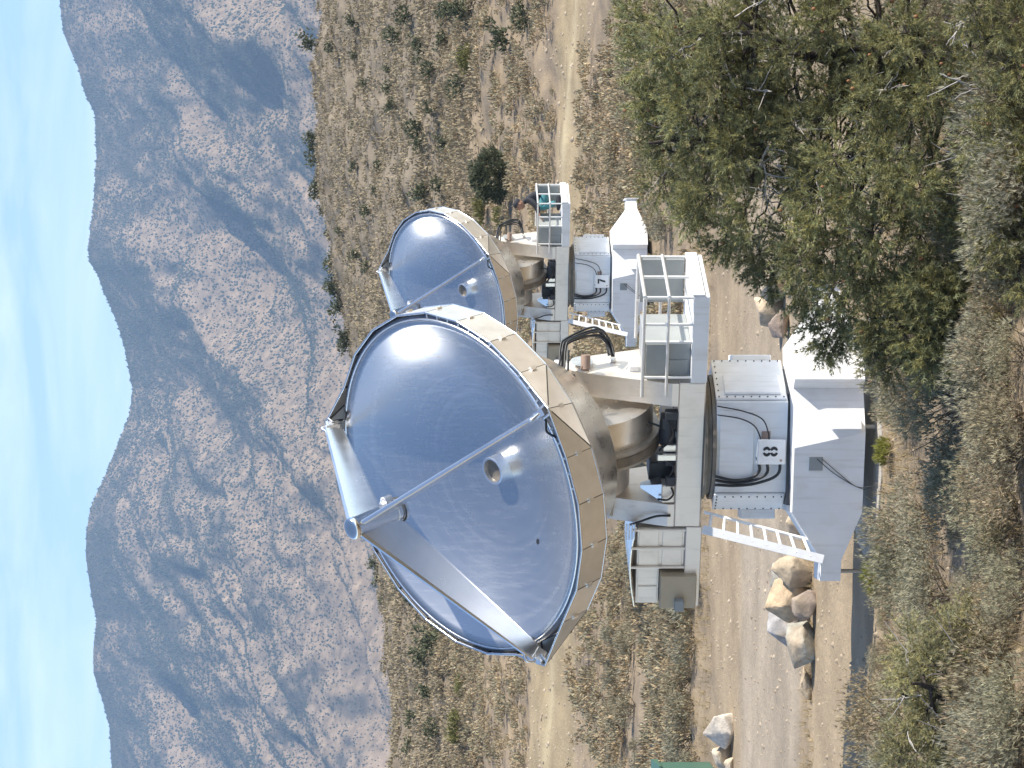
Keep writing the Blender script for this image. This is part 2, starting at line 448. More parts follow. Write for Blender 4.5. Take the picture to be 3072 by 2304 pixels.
def ground_color(x, y):
    n1 = fbm(x * 0.5, y * 0.22, 5, 21); n2 = fbm(x * 2.2, y * 0.7, 4, 31); n3 = fbm(x * 0.10, y * 0.06, 3, 41)
    yy = y + (n1 - 0.5) * 1.6
    soil = np.array([0.345, 0.268, 0.180]); litter = np.array([0.27, 0.215, 0.155]); road = np.array([0.410, 0.340, 0.256])
    lot = np.array([0.385, 0.300, 0.200]); trk = np.array([0.365, 0.288, 0.180]); hillc = np.array([0.245, 0.203, 0.150]); hill2 = np.array([0.30, 0.25, 0.185])
    def mix(c, d, t): return c * (1 - t[..., None]) + d * t[..., None]
    def sstep(a, b, v): t = np.clip((v - a) / (b - a), 0, 1); return t * t * (3 - 2 * t)
    c = np.broadcast_to(soil, x.shape + (3,)).copy()
    c = mix(c, litter * np.ones_like(c), sstep(0.45, 0.62, n2))
    fore = 1 - sstep(29.6, 30.6, yy)
    c = mix(c, np.array([0.31, 0.25, 0.18]) * np.ones_like(c), fore * 0.4)
    lotm = sstep(30.2, 30.8, yy) * (1 - sstep(36.0, 37.0, yy))
    c = mix(c, lot * np.ones_like(c), lotm)
    roadm = sstep(36.5, 37.2, yy) * (1 - sstep(48.3, 49.3, yy))
    c = mix(c, lot * 0.97 * np.ones_like(c), roadm)
    left = 1 - sstep(-0.6, 1.6, x + (n3 - 0.5) * 2)
    yl = y + (n1 - 0.5) * 0.5
    c = mix(c, road * np.ones_like(c), sstep(37.2, 38.0, yl) * (1 - sstep(44.2, 45.6, yl)) * (0.35 + 0.65 * left))
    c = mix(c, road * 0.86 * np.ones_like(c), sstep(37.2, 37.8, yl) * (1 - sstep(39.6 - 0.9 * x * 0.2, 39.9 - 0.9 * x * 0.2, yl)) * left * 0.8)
    # wheel ruts
    for yc in (38.6, 40.6, 42.3, 43.8):
        c = mix(c, road * 1.07 * np.ones_like(c), np.exp(-((yl - yc - 0.02 * x) / 0.22) ** 2) * left * 0.5)
    lo, hi = track_bounds(x, y)
    tm = sstep(lo - 0.5, lo + 0.3, yy) * (1 - sstep(hi - 0.6, hi + 0.4, yy))
    c = mix(c, trk * np.ones_like(c), tm)
    mid = lo * 0.45 + hi * 0.55
    c = mix(c, np.array([0.50, 0.42, 0.27]) * np.ones_like(c), tm * np.exp(-((y - mid) / 0.45) ** 2) * 0.7)
    hm = sstep(114.5, 117, yy)
    c = mix(c, hillc * np.ones_like(c), hm)
    c = mix(c, hill2 * np.ones_like(c), hm * sstep(0.56, 0.72, n3) * 0.35)
    c = mix(c, hillc * 0.75 * np.ones_like(c), hm * sstep(0.55, 0.7, n2) * 0.6)
    c = c * (0.82 + 0.15 * fbm(x * 6, y * 1.8, 3, 51))[..., None]
    return c

def build_ground():
    rows = np.concatenate([np.linspace(-900, -48, 20), np.linspace(-40, 20, 40), np.linspace(20.2, 52, 300), np.linspace(52.3, 125, 330), np.linspace(125.7, 260, 130), np.geomspace(262, 14000, 46)])
    nc = 280
    t = np.linspace(-1, 1, nc); t = np.sign(t) * (0.55 * np.abs(t) + 0.45 * np.abs(t) ** 3)
    half = np.maximum(np.abs(rows), 20) * 0.42 + 6
    X = t[None, :] * half[:, None]; Y = np.repeat(rows[:, None], nc, 1)
    Z = tz(X, Y)
    V = np.stack([X, Y, Z], -1).reshape(-1, 3)
    i = np.arange(len(rows) - 1)[:, None] * nc + np.arange(nc - 1)[None]
    T = np.stack([i, i + 1, i + nc + 1, i + nc], -1).reshape(-1, 4)
    me = np_mesh('ground', V, T, M['ground'], col=ground_color(X, Y).reshape(-1, 3), smooth=True)
    tag(link('ground', me), kind='structure')
build_ground()

# ------------------------------------------------------------------ mountain range
SKY_Y = np.array([-900, -300, 0, 100, 200, 290, 348, 447, 547, 646, 746, 790, 833, 972, 1055, 1167, 1250, 1320, 1389, 1472, 1528, 1597, 1667, 1778, 1861, 1944, 2014, 2083, 2167, 2304, 2700, 3400])
SKY_V = np.array([120, 165, 183, 195, 235, 262, 288, 293, 290, 280, 268, 275, 300, 354, 378, 402, 389, 361, 333, 298, 274, 261, 261, 275, 294, 285, 285, 305, 333, 338, 360, 420])
MY0, MY1 = 3300.0, 5600.0
def mz(x, y):
    a = 1152 - x / y * 9000                       # photo row of this bearing
    top = CAM_Z + (1300 - np.interp(a, SKY_Y, SKY_V)) / 9000 * MY1
    t = np.clip((y - MY0) / (MY1 - MY0), 0, 1)
    prof = 0.30 * t + 0.70 * t ** 1.5
    # spurs and gullies running down to the lower left
    ca, sa = 0.40, 0.92
    u = (x * sa - y * ca); v = (x * ca + y * sa)
    wv = u + 190 * (fbm(x * 0.0022, y * 0.0016, 3, 61) - 0.5) * 2
    n1 = fbm(wv / 250, v / 1500, 2, 71); r1 = 1 - np.sqrt((2 * n1 - 1) ** 2 + 0.03) * 1.7
    n2 = fbm(wv / 95 + 9, v / 430, 3, 81); r2 = 1 - np.sqrt((2 * n2 - 1) ** 2 + 0.06) * 1.6
    n3 = fbm(x / 42, y / 70, 5, 91) - 0.5
    amp = (np.clip(t / 0.15, 0, 1) * np.clip((1 - t) / 0.30, 0, 1)) ** 0.8
    z = -20 + (top + 20) * prof + amp * (105 * (r1 - 0.45) + 40 * (r2 - 0.5)) + (0.15 + 0.85 * amp) * 26 * n3 * np.clip(t * 6, 0, 1)
    back = y > MY1
    return np.where(back, top - (y - MY1) * 0.35, z)

def build_mountain():
    nr, nc = 300, 520
    Y = np.concatenate([np.linspace(MY0 - 60, MY1, nr - 20), np.linspace(MY1 + 8, MY1 + 700, 20)])
    t = np.linspace(-1, 1, nc)
    X = t[None, :] * (Y[:, None] * 0.30)
    Yg = np.repeat(Y[:, None], nc, 1)
    Z = mz(X, Yg)
    n = fbm(X * 0.012, Yg * 0.006, 5, 101); n2 = fbm(X * 0.05, Yg * 0.025, 4, 111)
    tt = np.clip((Yg - MY0) / (MY1 - MY0), 0, 1)
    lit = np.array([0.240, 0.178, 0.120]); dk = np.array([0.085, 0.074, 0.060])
    gx = np.gradient(Z, axis=1) / np.gradient(X, axis=1)          # slopes falling left, away from the sun: shade and thicker scrub painted darker
    shade_side = np.clip(gx * 1.3, -0.6, 1.0)
    f = np.clip((n - 0.46) * 3 + (n2 - 0.5) * 2.6 + (tt - 0.58) * 1.4 + shade_side * 0.9, 0, 1)[..., None]
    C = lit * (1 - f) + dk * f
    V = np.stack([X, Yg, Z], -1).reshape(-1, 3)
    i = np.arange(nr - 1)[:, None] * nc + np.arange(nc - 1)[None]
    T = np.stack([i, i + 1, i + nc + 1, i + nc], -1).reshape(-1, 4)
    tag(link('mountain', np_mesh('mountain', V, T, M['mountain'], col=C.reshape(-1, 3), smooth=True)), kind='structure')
    # far-off woodland: every tree a small faceted crown
    n_t = 300000
    ty = MY0 + (MY1 - MY0) * rng.random(n_t) ** 0.75; tx = (rng.random(n_t) * 2 - 1) * ty * 0.175
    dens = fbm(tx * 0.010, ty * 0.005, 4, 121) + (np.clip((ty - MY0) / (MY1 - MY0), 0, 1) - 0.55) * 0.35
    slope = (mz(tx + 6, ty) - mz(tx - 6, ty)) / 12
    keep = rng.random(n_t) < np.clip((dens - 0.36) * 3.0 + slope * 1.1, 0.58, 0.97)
    tx, ty = tx[keep], ty[keep]
    rx = np.linspace(-0.15, 0.15, 420) * MY1                      # a row of crowns along the skyline
    rx = rx + rng.normal(size=420) * 3
    tx = np.concatenate([tx, rx]); ty = np.concatenate([ty, np.full(420, MY1 - 4.0) - rng.random(420) * 25])
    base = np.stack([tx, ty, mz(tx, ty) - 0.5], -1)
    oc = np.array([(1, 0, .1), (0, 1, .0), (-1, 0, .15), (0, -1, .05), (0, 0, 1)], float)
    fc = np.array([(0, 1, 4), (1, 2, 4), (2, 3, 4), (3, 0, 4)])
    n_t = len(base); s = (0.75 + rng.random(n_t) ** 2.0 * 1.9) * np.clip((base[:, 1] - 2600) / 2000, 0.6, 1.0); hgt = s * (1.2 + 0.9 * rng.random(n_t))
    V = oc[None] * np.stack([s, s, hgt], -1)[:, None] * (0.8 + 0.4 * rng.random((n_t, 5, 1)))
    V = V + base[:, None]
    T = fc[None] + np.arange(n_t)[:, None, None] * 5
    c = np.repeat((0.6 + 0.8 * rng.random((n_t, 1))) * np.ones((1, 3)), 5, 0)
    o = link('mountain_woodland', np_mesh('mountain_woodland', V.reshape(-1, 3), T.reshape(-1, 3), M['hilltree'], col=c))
    tag(o, 'dark scattered trees covering the hazy mountainside', 'woodland', kind='stuff')
build_mountain()

# ------------------------------------------------------------------ plants
def blades(P, D, L, W, k, spread, rg):
    """k narrow triangles at each point P (n,3) around directions D with length L and width W"""
    n = len(P)
    P = np.repeat(P, k, 0); D = np.repeat(D, k, 0)
    d = D + rg.normal(size=(n * k, 3)) * spread
    d /= np.linalg.norm(d, axis=1, keepdims=True) + 1e-9
    s = np.cross(d, rg.normal(size=(n * k, 3))); s /= np.linalg.norm(s, axis=1, keepdims=True) + 1e-9
    ln = L * (0.65 + 0.7 * rg.random((n * k, 1)))
    V = np.stack([P - s * W / 2, P + s * W / 2, P + d * ln], 1)
    T = np.arange(n * k * 3).reshape(-1, 3)
    return V.reshape(-1, 3), T

def tube_np(lines, n=5):
    """lines: list of (points(m,3), radii(m)) -> V, T quads"""
    Vs, Ts, o = [], [], 0
    for pts, rad in lines:
        pts = np.asarray(pts, float); m = len(pts)
        t = np.gradient(pts, axis=0); t /= np.linalg.norm(t, axis=1, keepdims=True) + 1e-9
        ref = np.array([0.31, 0.2, 0.93]); a = np.cross(t, ref); a /= np.linalg.norm(a, axis=1, keepdims=True) + 1e-9
        b = np.cross(t, a); th = np.arange(n) * 2 * PI / n
        V = pts[:, None] + (a[:, None] * np.cos(th)[None, :, None] + b[:, None] * np.sin(th)[None, :, None]) * np.asarray(rad)[:, None, None]
        i = np.arange(m - 1)[:, None] * n + np.arange(n)[None]; j = np.arange(m - 1)[:, None] * n + (np.arange(n)[None] + 1) % n
        Ts.append(np.stack([i, j, j + n, i + n], -1).reshape(-1, 4) + o); Vs.append(V.reshape(-1, 3)); o += m * n
    return np.concatenate(Vs), np.concatenate(Ts)

def wobble(a, b, m, amp, rg, sag=0.0):
    t = np.linspace(0, 1, m)[:, None]
    p = np.asarray(a) * (1 - t) + np.asarray(b) * t
    nz_ = np.cumsum(rg.normal(size=(m, 3)), 0) * amp
    nz_ -= nz_[:1] + (nz_[-1:] - nz_[:1]) * t
    p = p + nz_; p[:, 2] += sag * (t[:, 0] * (1 - t[:, 0])) * 4
    return p

def pine(name, base, height, rad, nclump, sprays, label, seed, stems=4, pale=0.0, dead=40, ncones=40, extra=(), group=None, squash=1.0, low=0.12, clump_r=(0.14, 0.27)):
    rg = np.random.default_rng(seed)
    root = empty(name, base)
    lines, tips = [], []
    st = []
    for k in range(stems):
        a = 2 * PI * k / stems + rg.normal() * 0.4
        top = np.array([math.cos(a) * rad * 0.45, math.sin(a) * rad * 0.45, height * (0.72 + 0.2 * rg.random())])
        if k == 0: top = np.array([0.05, 0.0, height * 0.93])
        p = wobble((0, 0, -0.1), top, 12, 0.035, rg); r0 = 0.06 + 0.05 * height * 0.3 / (1 + 0.5 * k)
        lines.append((p, np.linspace(r0, 0.012, 12))); st.append(p)
    cl = []
    tries = 0
    while len(cl) < nclump and tries < 20000:
        tries += 1
        d = rg.normal(size=3); d /= np.linalg.norm(d); r = rg.random() ** 0.45
        lob = 0.75 + 0.45 * vnoise(np.array([math.atan2(d[1], d[0]) * 1.6 + 9]), np.array([d[2] * 2 + 5]), seed)[0]
        p = np.array([d[0] * rad * r * lob, d[1] * rad * r * lob * squash, height * (0.54 + 0.46 * d[2] * r * lob)])
        if p[2] < low * height: continue
        cl.append((p, clump_r[0] + (clump_r[1] - clump_r[0]) * rg.random()))
    cl += [(np.array(e[:3]) - np.array(base), e[3]) for e in extra]
    SP, SD, SC_ = [], [], []
    for p, cr in cl:
        s = st[rg.integers(len(st))]
        k = np.argmin(np.abs(s[:, 2] - (p[2] - 0.30 * np.linalg.norm(p[:2])))); k = max(1, min(k, len(s) - 2))
        ln = wobble(s[k], p, 13, 0.034 * min(1.0, height / 2), rg, -0.05)
        lines.append((ln, np.linspace(0.020, 0.005, 13)))
        n = int(sprays * (cr / 0.23) ** 2)
        d = rg.normal(size=(n, 3)); d[:, 2] = d[:, 2] * 0.8 + 0.25; d += (p - np.array([0, 0, height * 0.4]))[None] * 0.25
        d /= np.linalg.norm(d, axis=1, keepdims=True)
        q = p + d * cr * rg.random((n, 1)) ** 0.5 * np.array([1, 1, 0.85])
        SP.append(q); SD.append(d); SC_.append(np.full((n, 1), 0.72 + 0.56 * rg.random()))
        for q_ in q[:: max(1, n // 5)]:
            lines.append((wobble(p, q_, 4, 0.008, rg), np.linspace(0.006, 0.003, 4)))
    SP = np.concatenate(SP); SD = np.concatenate(SD); SC_ = np.repeat(np.concatenate(SC_), 4, 0)
    V, T = tube_np(lines)
    link('trunk', np_mesh('trunk', V, T, M['bark'], smooth=True), root)
    # tufts along each spray
    nt_ = 4
    tt = (np.arange(nt_) / nt_)[None, :, None]
    bend = SD + rg.normal(size=SD.shape) * 0.25
    TP = (SP[:, None] + bend[:, None] * 0.12 * tt).reshape(-1, 3); TD = np.repeat(bend, nt_, 0)
    V, T = blades(TP, TD, 0.048, 0.0062, 11, 0.62, rg)
    c = SC_ * (0.62 + 0.75 * rg.random((len(TP), 1))); warm = rg.random((len(TP), 1))
    tint = 1.22 * c * np.concatenate([1 + 0.35 * warm + pale * 0.5, 1 + 0.1 * warm + pale * 0.35, 0.85 + 0.25 * (1 - warm) + pale * 0.5], 1)
    link('crown', np_mesh('crown', V, T, M['needle'], col=np.repeat(tint, 33, 0)), root)
    if dead:
        dl = []
        for k in range(dead):
            p, cr = cl[rg.integers(len(cl))]
            a = p * np.array([0.78, 0.78, 0.92]) + rg.normal(size=3) * 0.06
            d = rg.normal(size=3); d[1] -= 0.6; d /= np.linalg.norm(d)
            ln = 0.14 + 0.34 * rg.random(); b = a + d * ln
            dl.append((wobble(a, b, 6, 0.012, rg), np.linspace(0.008, 0.003, 6)))
            for s_ in range(3):
                t0 = a + (b - a) * (0.3 + 0.6 * rg.random()); e = t0 + (d + rg.normal(size=3) * 0.8) * ln * 0.35
                dl.append((wobble(t0, e, 4, 0.008, rg), np.linspace(0.005, 0.002, 4)))
        V, T = tube_np(dl, 4)
        tag(link('dead_twigs', np_mesh('dead_twigs', V, T, M['deadwood'], smooth=True), root), kind='stuff')
    if ncones:
        idx = rg.integers(len(SP), size=ncones)
        g = []
        for i in idx:
            p = SP[i] + SD[i] * 0.10; n_, m_ = 7, 5; r_ = 0.011 + 0.007 * rg.random()
            for a_ in range(m_):
                pass
            th = np.linspace(0.15, PI - 0.1, m_)
            g.append((p[None] + np.stack([0 * th, 0 * th, -np.cos(th) * r_ * 1.2], -1), np.sin(th) * r_))
        V, T = tube_np(g, 6)
        tag(link('cones', np_mesh('cones', V, T, M['conebrown'], smooth=False), root), kind='stuff')
    tag(root, label, 'tree', group)
    return root

def sage_mesh(name, R, H, npts, k, L, W, seed, tint, twig=True, dry=0.25):
    rg = np.random.default_rng(seed)
    nl = 5 + npts // 60
    lobes = rg.normal(size=(nl, 3)) * np.array([R * 0.42, R * 0.42, 0]); lobes[:, 2] = H * (0.30 + 0.25 * rg.random(nl))
    li = rg.integers(nl, size=npts)
    d = rg.normal(size=(npts, 3)); d[:, 2] = np.abs(d[:, 2]) * 0.9 - 0.15; d /= np.linalg.norm(d, axis=1, keepdims=True)
    rr = (0.35 + 0.65 * rg.random((npts, 1)) ** 0.5)
    P = lobes[li] + d * rr * np.array([R * 0.5, R * 0.5, H * 0.5]); P[:, 2] = np.maximum(P[:, 2], 0.02)
    D = d * 0.5 + np.array([0, 0, 0.9])
    V, T = blades(P, D, L, W, k, 0.45, rg)
    g = 0.70 + 0.6 * rg.random((npts, 1))
    isdry = (rg.random((nl, 1)) < dry)[li]
    c = np.where(isdry, np.array([[1.10, 0.94, 0.78]]), np.array([tint])) * g
    c = np.repeat(c, 3 * k, 0)
    if twig:
        nt2 = 14 + npts // 25
        d2 = rg.normal(size=(nt2, 3)); d2[:, 2] = np.abs(d2[:, 2]) + 0.5; d2 /= np.linalg.norm(d2, axis=1, keepdims=True)
        V2, T2 = blades(np.zeros((nt2, 3)) + rg.normal(size=(nt2, 3)) * np.array([R * .25, R * .25, 0]), d2, H * 0.95, 0.014, 1, 0.1, rg)
        c2 = np.ones((len(V2), 3)) * np.array([0.85, 0.74, 0.62]) * 0.6
        T = np.concatenate([T, T2 + len(V)]); V = np.concatenate([V, V2]); c = np.concatenate([c, c2])
    return V, T, c

def bush_variants(prefix, n, R, H, npts, k, L, W, seed0, tints, mat, dry=0.25):
    o = []
    for i in range(n):
        V, T, c = sage_mesh(prefix, R, H, npts, k, L, W, seed0 + i, tints[i % len(tints)], True, dry)
        o.append(np_mesh(prefix, V, T, mat, col=c))
    return o

# ------------------------------------------------------------------ telescopes
DU = NRM.cross(Vector((0, 0, 1))).normalized(); DV = DU.cross(NRM)
def dp(r, a, h):
    a = math.radians(a)
    return CL + (DU * math.cos(a) + DV * math.sin(a)) * r + NRM * h
E1 = Vector((0.902633, -0.43041103, 0)); E2 = Vector((0.43041103, 0.902633, 0))
def yf(a, b, z): return E1 * a + E2 * b + Vector((0, 0, z))
T8 = Vector((-0.56, 31.70, 0.0)); T7 = Vector((2.273, 62.91, 0.0))
def lp(x, y, dep): return at(x, y, dep) - T8              # photo pixel at depth -> telescope-local

FOOT_A = (90, 225, 315)
R_REF, R_SK, H_SK, VTX = 1.75, 1.84, -0.36, -0.62

def stencil(mb, digit, o, ux, uz, uy, wdt, hgt, th=0.004):
    """black stencilled numeral lying on a face: o centre, ux right, uz up, uy out of the face"""
    def q(x, z, d): return o + ux * x + uz * z + uy * d
    def strip(pts_in, pts_out):
        n = len(pts_in)
        vs_ = [q(*p, 0.001) for p in pts_in] + [q(*p, 0.001) for p in pts_out] + [q(*p, th) for p in pts_in] + [q(*p, th) for p in pts_out]
        fs = []
        for i in range(n - 1):
            fs += [(2 * n + i, 2 * n + i + 1, 3 * n + i + 1, 3 * n + i), (n + i, n + i + 1, 3 * n + i + 1, 3 * n + i), (i, i + 1, 2 * n + i + 1, 2 * n + i)]
        mb.add(vs_, fs)
    if digit == '8':
        ro, ri = hgt * 0.262, hgt * 0.125
        for zc in (hgt * 0.24, -hgt * 0.24):
            for sgn in (1, -1):
                aa = np.linspace(-PI / 2 + 0.25, PI / 2 - 0.25, 14)
                strip([(sgn * math.cos(t) * ri * 0.9 + sgn * 0.004, zc + math.sin(t) * ri) for t in aa], [(sgn * math.cos(t) * wdt * 0.5 + sgn * 0.004, zc + math.sin(t) * ro) for t in aa])
    else:
        s = 0.032
        strip([(-wdt / 2, hgt / 2 - s), (wdt * 0.5, hgt / 2 - s)], [(-wdt / 2, hgt / 2), (wdt * 0.5, hgt / 2)])
        strip([(-0.026, -hgt / 2), (-0.008, -0.01), (wdt * 0.5 - 0.036, hgt / 2 - s - 0.006)], [(0.012, -hgt / 2), (0.028, -0.012), (wdt * 0.5, hgt / 2 - s - 0.006)])

def make_telescope(name, digit, label):
    root = empty(name, (0, 0, 0))
    # ---- pedestal base with tapering outrigger arms
    m = MB()
    xs = [(-1.49, -0.90, .365, .575), (-1.27, -0.895, .365, .575), (-0.77, -0.845, .17, .895), (0.515, -0.675, .17, .895), (0.515, 0.55, .17, .895), (-0.6, 0.55, .17, .895), (-0.77, -0.10, .17, .895), (-1.27, -0.30, .365, .575), (-1.49, -0.30, .365, .575)]
    # body (convex part) and left arm as separate lofts so that faces stay planar
    pb = [(-0.77, -0.80), (0.06, -1.045), (0.515, -0.88), (0.60, 0.1), (0.45, 0.62), (-0.55, 0.62), (-0.77, 0.05)]
    ptop = [(-0.77, -0.80), (-0.10, -1.0), (0.515, -0.88)] + pb[3:]
    m.loft([[(x, y, 0.17) for x, y in pb], [(x, y, 0.895) for x, y in ptop]], True, False)
    def arm(pts):  # list of (x, yfront, yback, z0, z1)
        rings = [[(x, yf_, z0), (x, yb, z0), (x, yb, z1), (x, yf_, z1)] for (x, yf_, yb, z0, z1) in pts]
        m.loft(rings, True, False)
    arm([(-0.7705, -0.80, -0.16, .1715, .8935), (-1.27, -0.651, -0.10, .365, .575), (-1.49, -0.585, -0.05, .365, .575)])
    body = m.build('base', M['white'], root)
    m = MB()
    def arm2(pts):
        rings = [[(x, yf_, z0), (x, yb, z0), (x, yb, z1), (x, yf_, z1)] for (x, yf_, yb, z0, z1) in pts]
        m.loft(rings, True, False)
    arm2([(0.516, -0.878, 0.0, .172, .893), (0.61, -1.03, 0.02, .172, .893), (0.94, -0.83, 0.05, .17, .895), (1.38, -0.62, 0.10, .365, .575), (1.58, -0.55, 0.12, .365, .575)])
    m.build('outrigger_arm', M['white'], root)
    m = MB()
    m.box((1.581, -0.58, .33), (1.60, 0.15, .61)); m.build('end_plate', M['white'], root)
    # seal line between base and housing
    m = MB(); m.prism([(-0.70, -0.60), (0.46, -0.60), (0.72, -0.04), (0.50, 0.56), (-0.42, 0.56), (-0.70, -0.15)], 0.894, 0.925); m.build('gasket', M['dark'], root)
    # levelling feet
    for (x, y) in ((-1.40, -0.35), (1.48, -0.25), (0.12, -0.80), (0.05, 0.45)):
        m = MB(); zt = 0.364 if abs(x) > 1 else 0.169
        m.cyl((x, y, 0.02), (x, y, zt), 0.022, 10); m.cyl((x, y, -0.02), (x, y, 0.035), 0.075, 14)
        m.build('levelling_foot', M['gear'], root)
    bfr = lambda x, y, z: (x, (-0.80 - 0.296 * (x + 0.77) if x < 0.0 else -0.88 - 0.28 * (0.515 - x)) + y, z)
    m = MB(); m.cbox((0.09, -0.13, .21), (0.19, 0.03, .52), 0.012, bfr); m.build('jack_box', M['white'], body)
    m = MB(); m.box((-0.33, -0.016, .60), (-0.19, -0.003, .74), bfr); m.build('access_plate', M['panel'], body)
    m = MB()
    for dz in (0.0, 0.05): m.tube(smooth_path([bfr(-0.21, -0.02, .66 - dz), bfr(-0.36, -0.012, .48 - dz), bfr(-0.50, -0.012, .24), bfr(-0.54 + dz, -0.05, .08)], 5), 0.004, 5)
    m.build('earth_wire', M['black'], body)
    # ---- pedestal housing
    z0, z1 = 0.925, 1.66
    hf = lambda x, y, z: Vector((x, y + (0.37 - x) * 0.267 - 0.08, z))
    plan = [(-0.565, -0.45), (0.37, -0.70), (0.80, -0.05), (0.55, 0.6), (-0.45, 0.6), (-0.74, -0.2)]
    m = MB(); m.prism(plan, z0, z1); hous = m.build('housing', M['white'], root)
    def cover(pa, pb, za, zb, name_, ridge=True):
        pa, pb = Vector((*pa, 0)), Vector((*pb, 0)); t = (pb - pa).normalized(); nrm = Vector((t.y, -t.x, 0)); ln = (pb - pa).length
        def fr(x, y, z): return pa + t * x + nrm * y + Vector((0, 0, z))
        mm = MB(); mm.cbox((0.0, 0.003, za), (ln, 0.03, zb), 0.006, fr)
        if ridge:
            mm.cbox((0.06, 0.0305, za + 0.05), (ln * 0.56, 0.060, zb - 0.09), 0.012, fr)
        cv = mm.build(name_, M['white'], hous)
        bb = MB(); nx = max(4, int(ln / 0.11)); nz_ = 9
        for i in range(nz_):
            for x in (0.028, ln - 0.028):
                z = za + 0.03 + (zb - za - 0.06) * i / (nz_ - 1); bb.cyl(fr(x, 0.031, z), fr(x, 0.040, z), 0.008, 6)
        for i in range(1, nx):
            for z in (zb - 0.03,):
                x = 0.028 + (ln - 0.056) * i / nx; bb.cyl(fr(x, 0.031, z), fr(x, 0.040, z), 0.008, 6)
        tag(bb.build('bolts', M['dark'], hous), kind='stuff')
        return cv
    cover((0.385, -0.677), (0.79, -0.063), z0 + 0.01, z1 + 0.01, 'bolted_cover')
    cover((-0.735, -0.19), (-0.575, -0.445), z0 + 0.01, z1 + 0.01, 'bolted_cover', False)
    m = MB(); m.cbox((0.805, 0.02, 1.02), (0.87, 0.40, 1.44), 0.01); m.build('side_hatch', M['white'], hous)
    m = MB(); m.cbox((-0.86, -0.16, 1.00), (-0.755, 0.20, 1.36), 0.01); m.build('side_hatch', M['white'], hous)
    m = MB(); m.cbox((-0.52, -0.642, 1.27), (0.28, -0.6225, 1.63), 0.006, hf); m.build('front_cover', M['white'], hous)
    m = MB(); m.box((-0.01, -0.630, 1.10), (0.07, -0.6223, 1.19), hf); m.build('name_plate', M['brown'], hous)
    # junction box with its stencilled numeral
    bx0, bx1, bz0, bz1 = -0.275, -0.015, 0.95, 1.245
    m = MB(); m.cbox((bx0, -0.76, bz0), (bx1, -0.6435, bz1), 0.012, hf); jb = m.build('junction_box', M['white'], root)
    m = MB(); stencil(m, digit, hf((bx0 + bx1) / 2 + 0.005, -0.7601, (bz0 + bz1) / 2 + 0.012), Vector((1, -0.267, 0)).normalized(), Vector((0, 0, 1)), Vector((-0.267, -1, 0)).normalized(), 0.098, 0.158)
    m.build('numeral', M['black'], jb)
    m = MB(); m.box((-0.245, -0.7625, 0.985), (-0.222, -0.7603, 1.01), hf); m.build('sticker', M['brown'], jb)
    for pts, r in (([(-0.04, -0.70, 1.20), (0.03, -0.68, 1.22), (0.13, -0.68, 1.28), (0.20, -0.67, 1.42), (0.24, -0.67, 1.66)], 0.007),
                   ([(-0.04, -0.70, 1.12), (0.06, -0.69, 1.13), (0.20, -0.68, 1.20), (0.28, -0.655, 1.40), (0.33, -0.65, 1.66)], 0.007),
                   ([(-0.20, -0.70, 1.24), (-0.34, -0.68, 1.21), (-0.42, -0.69, 1.30), (-0.44, -0.69, 1.48), (-0.40, -0.69, 1.67)], 0.016),
                   ([(-0.20, -0.71, 1.15), (-0.36, -0.70, 1.13), (-0.44, -0.69, 1.26), (-0.47, -0.67, 1.47), (-0.44, -0.69, 1.67)], 0.016),
                   ([(-0.20, -0.71, 1.00), (-0.38, -0.70, 1.02), (-0.47, -0.68, 1.22), (-0.50, -0.68, 1.45), (-0.49, -0.68, 1.67)], 0.016)):
        m = MB(); m.tube(smooth_path([hf(*p) for p in pts], 6), r, 8); m.build('cable', M['black'], root)
    # ---- turntable
    m = MB(); n = 40
    prof = [(0.60, 1.655), (0.66, 1.665), (0.66, 1.70), (0.61, 1.705), (0.61, 1.745), (0.66, 1.75), (0.66, 1.778), (0.5, 1.779)]
    m.loft([[(r * math.cos(2 * PI * k / n), r * math.sin(2 * PI * k / n), z) for k in range(n)] for r, z in prof], True, False)
    m.build('turntable', M['ring'], root)
    m = MB(); m.cyl((0, 0, 1.66), (0, 0, 1.76), 0.50, 24); m.build('bearing_core', M['dark'], root)
    # ---- yoke: cross beam and two fork arms
    m = MB(); m.cbox((-0.84, -0.45, 1.78), (0.84, 0.45, 2.06), 0.012, yf); beam = m.build('yoke_beam', M['yoke'], root)
    for sgn in (1, -1):
        m = MB()
        a0, a1 = sorted((sgn * 0.835, sgn * 0.575))
        side = [(-0.447, 2.062), (-0.447, 2.13), (-0.20, 2.98), (-0.12, 3.16), (0.0, 3.24), (0.12, 3.16), (0.24, 2.95), (0.445, 2.3), (0.445, 2.062)]
        m.loft([[yf(a, e, z) for e, z in side] for a in (a0, a1)], True, False)
        arm_o = m.build('fork_arm', M['yoke'], root)
        m = MB(); m.cyl(yf(sgn * 0.836, 0, 3.05), yf(sgn * 0.885, 0, 3.05), 0.12, 20); m.build('axle_cap', M['bright'], arm_o)
        if sgn < 0:
            m = MB(); m.cbox((-0.76, -0.30, 2.70), (-0.66, -0.262, 2.84), 0.006, lambda a, e, z: yf(a, e - 0.06 + (z - 2.70) * 0.29, z)); m.build('switch_plate', M['tan'], arm_o)
            m = MB(); m.tube(smooth_path([yf(-0.70, -0.46, 2.10), yf(-0.70, -0.47, 2.25), yf(-0.78, -0.44, 2.42), yf(-0.86, -0.36, 2.52)], 6), 0.012, 6); m.build('cable', M['black'], arm_o)
        else:
            m = MB(); m.cbox((0.836, -0.16, 2.46), (0.90, -0.04, 2.56), 0.006, yf); m.build('lamp_box', M['white'], arm_o)
            m = MB(); m.tube([yf(0.84, 0.1, 2.72), yf(0.87, 0.1, 2.72)], 0.035, 8); m.build('lifting_lug', M['bright'], arm_o)
    # ---- elevation gear housing and drives between the arms
    AX = 3.074
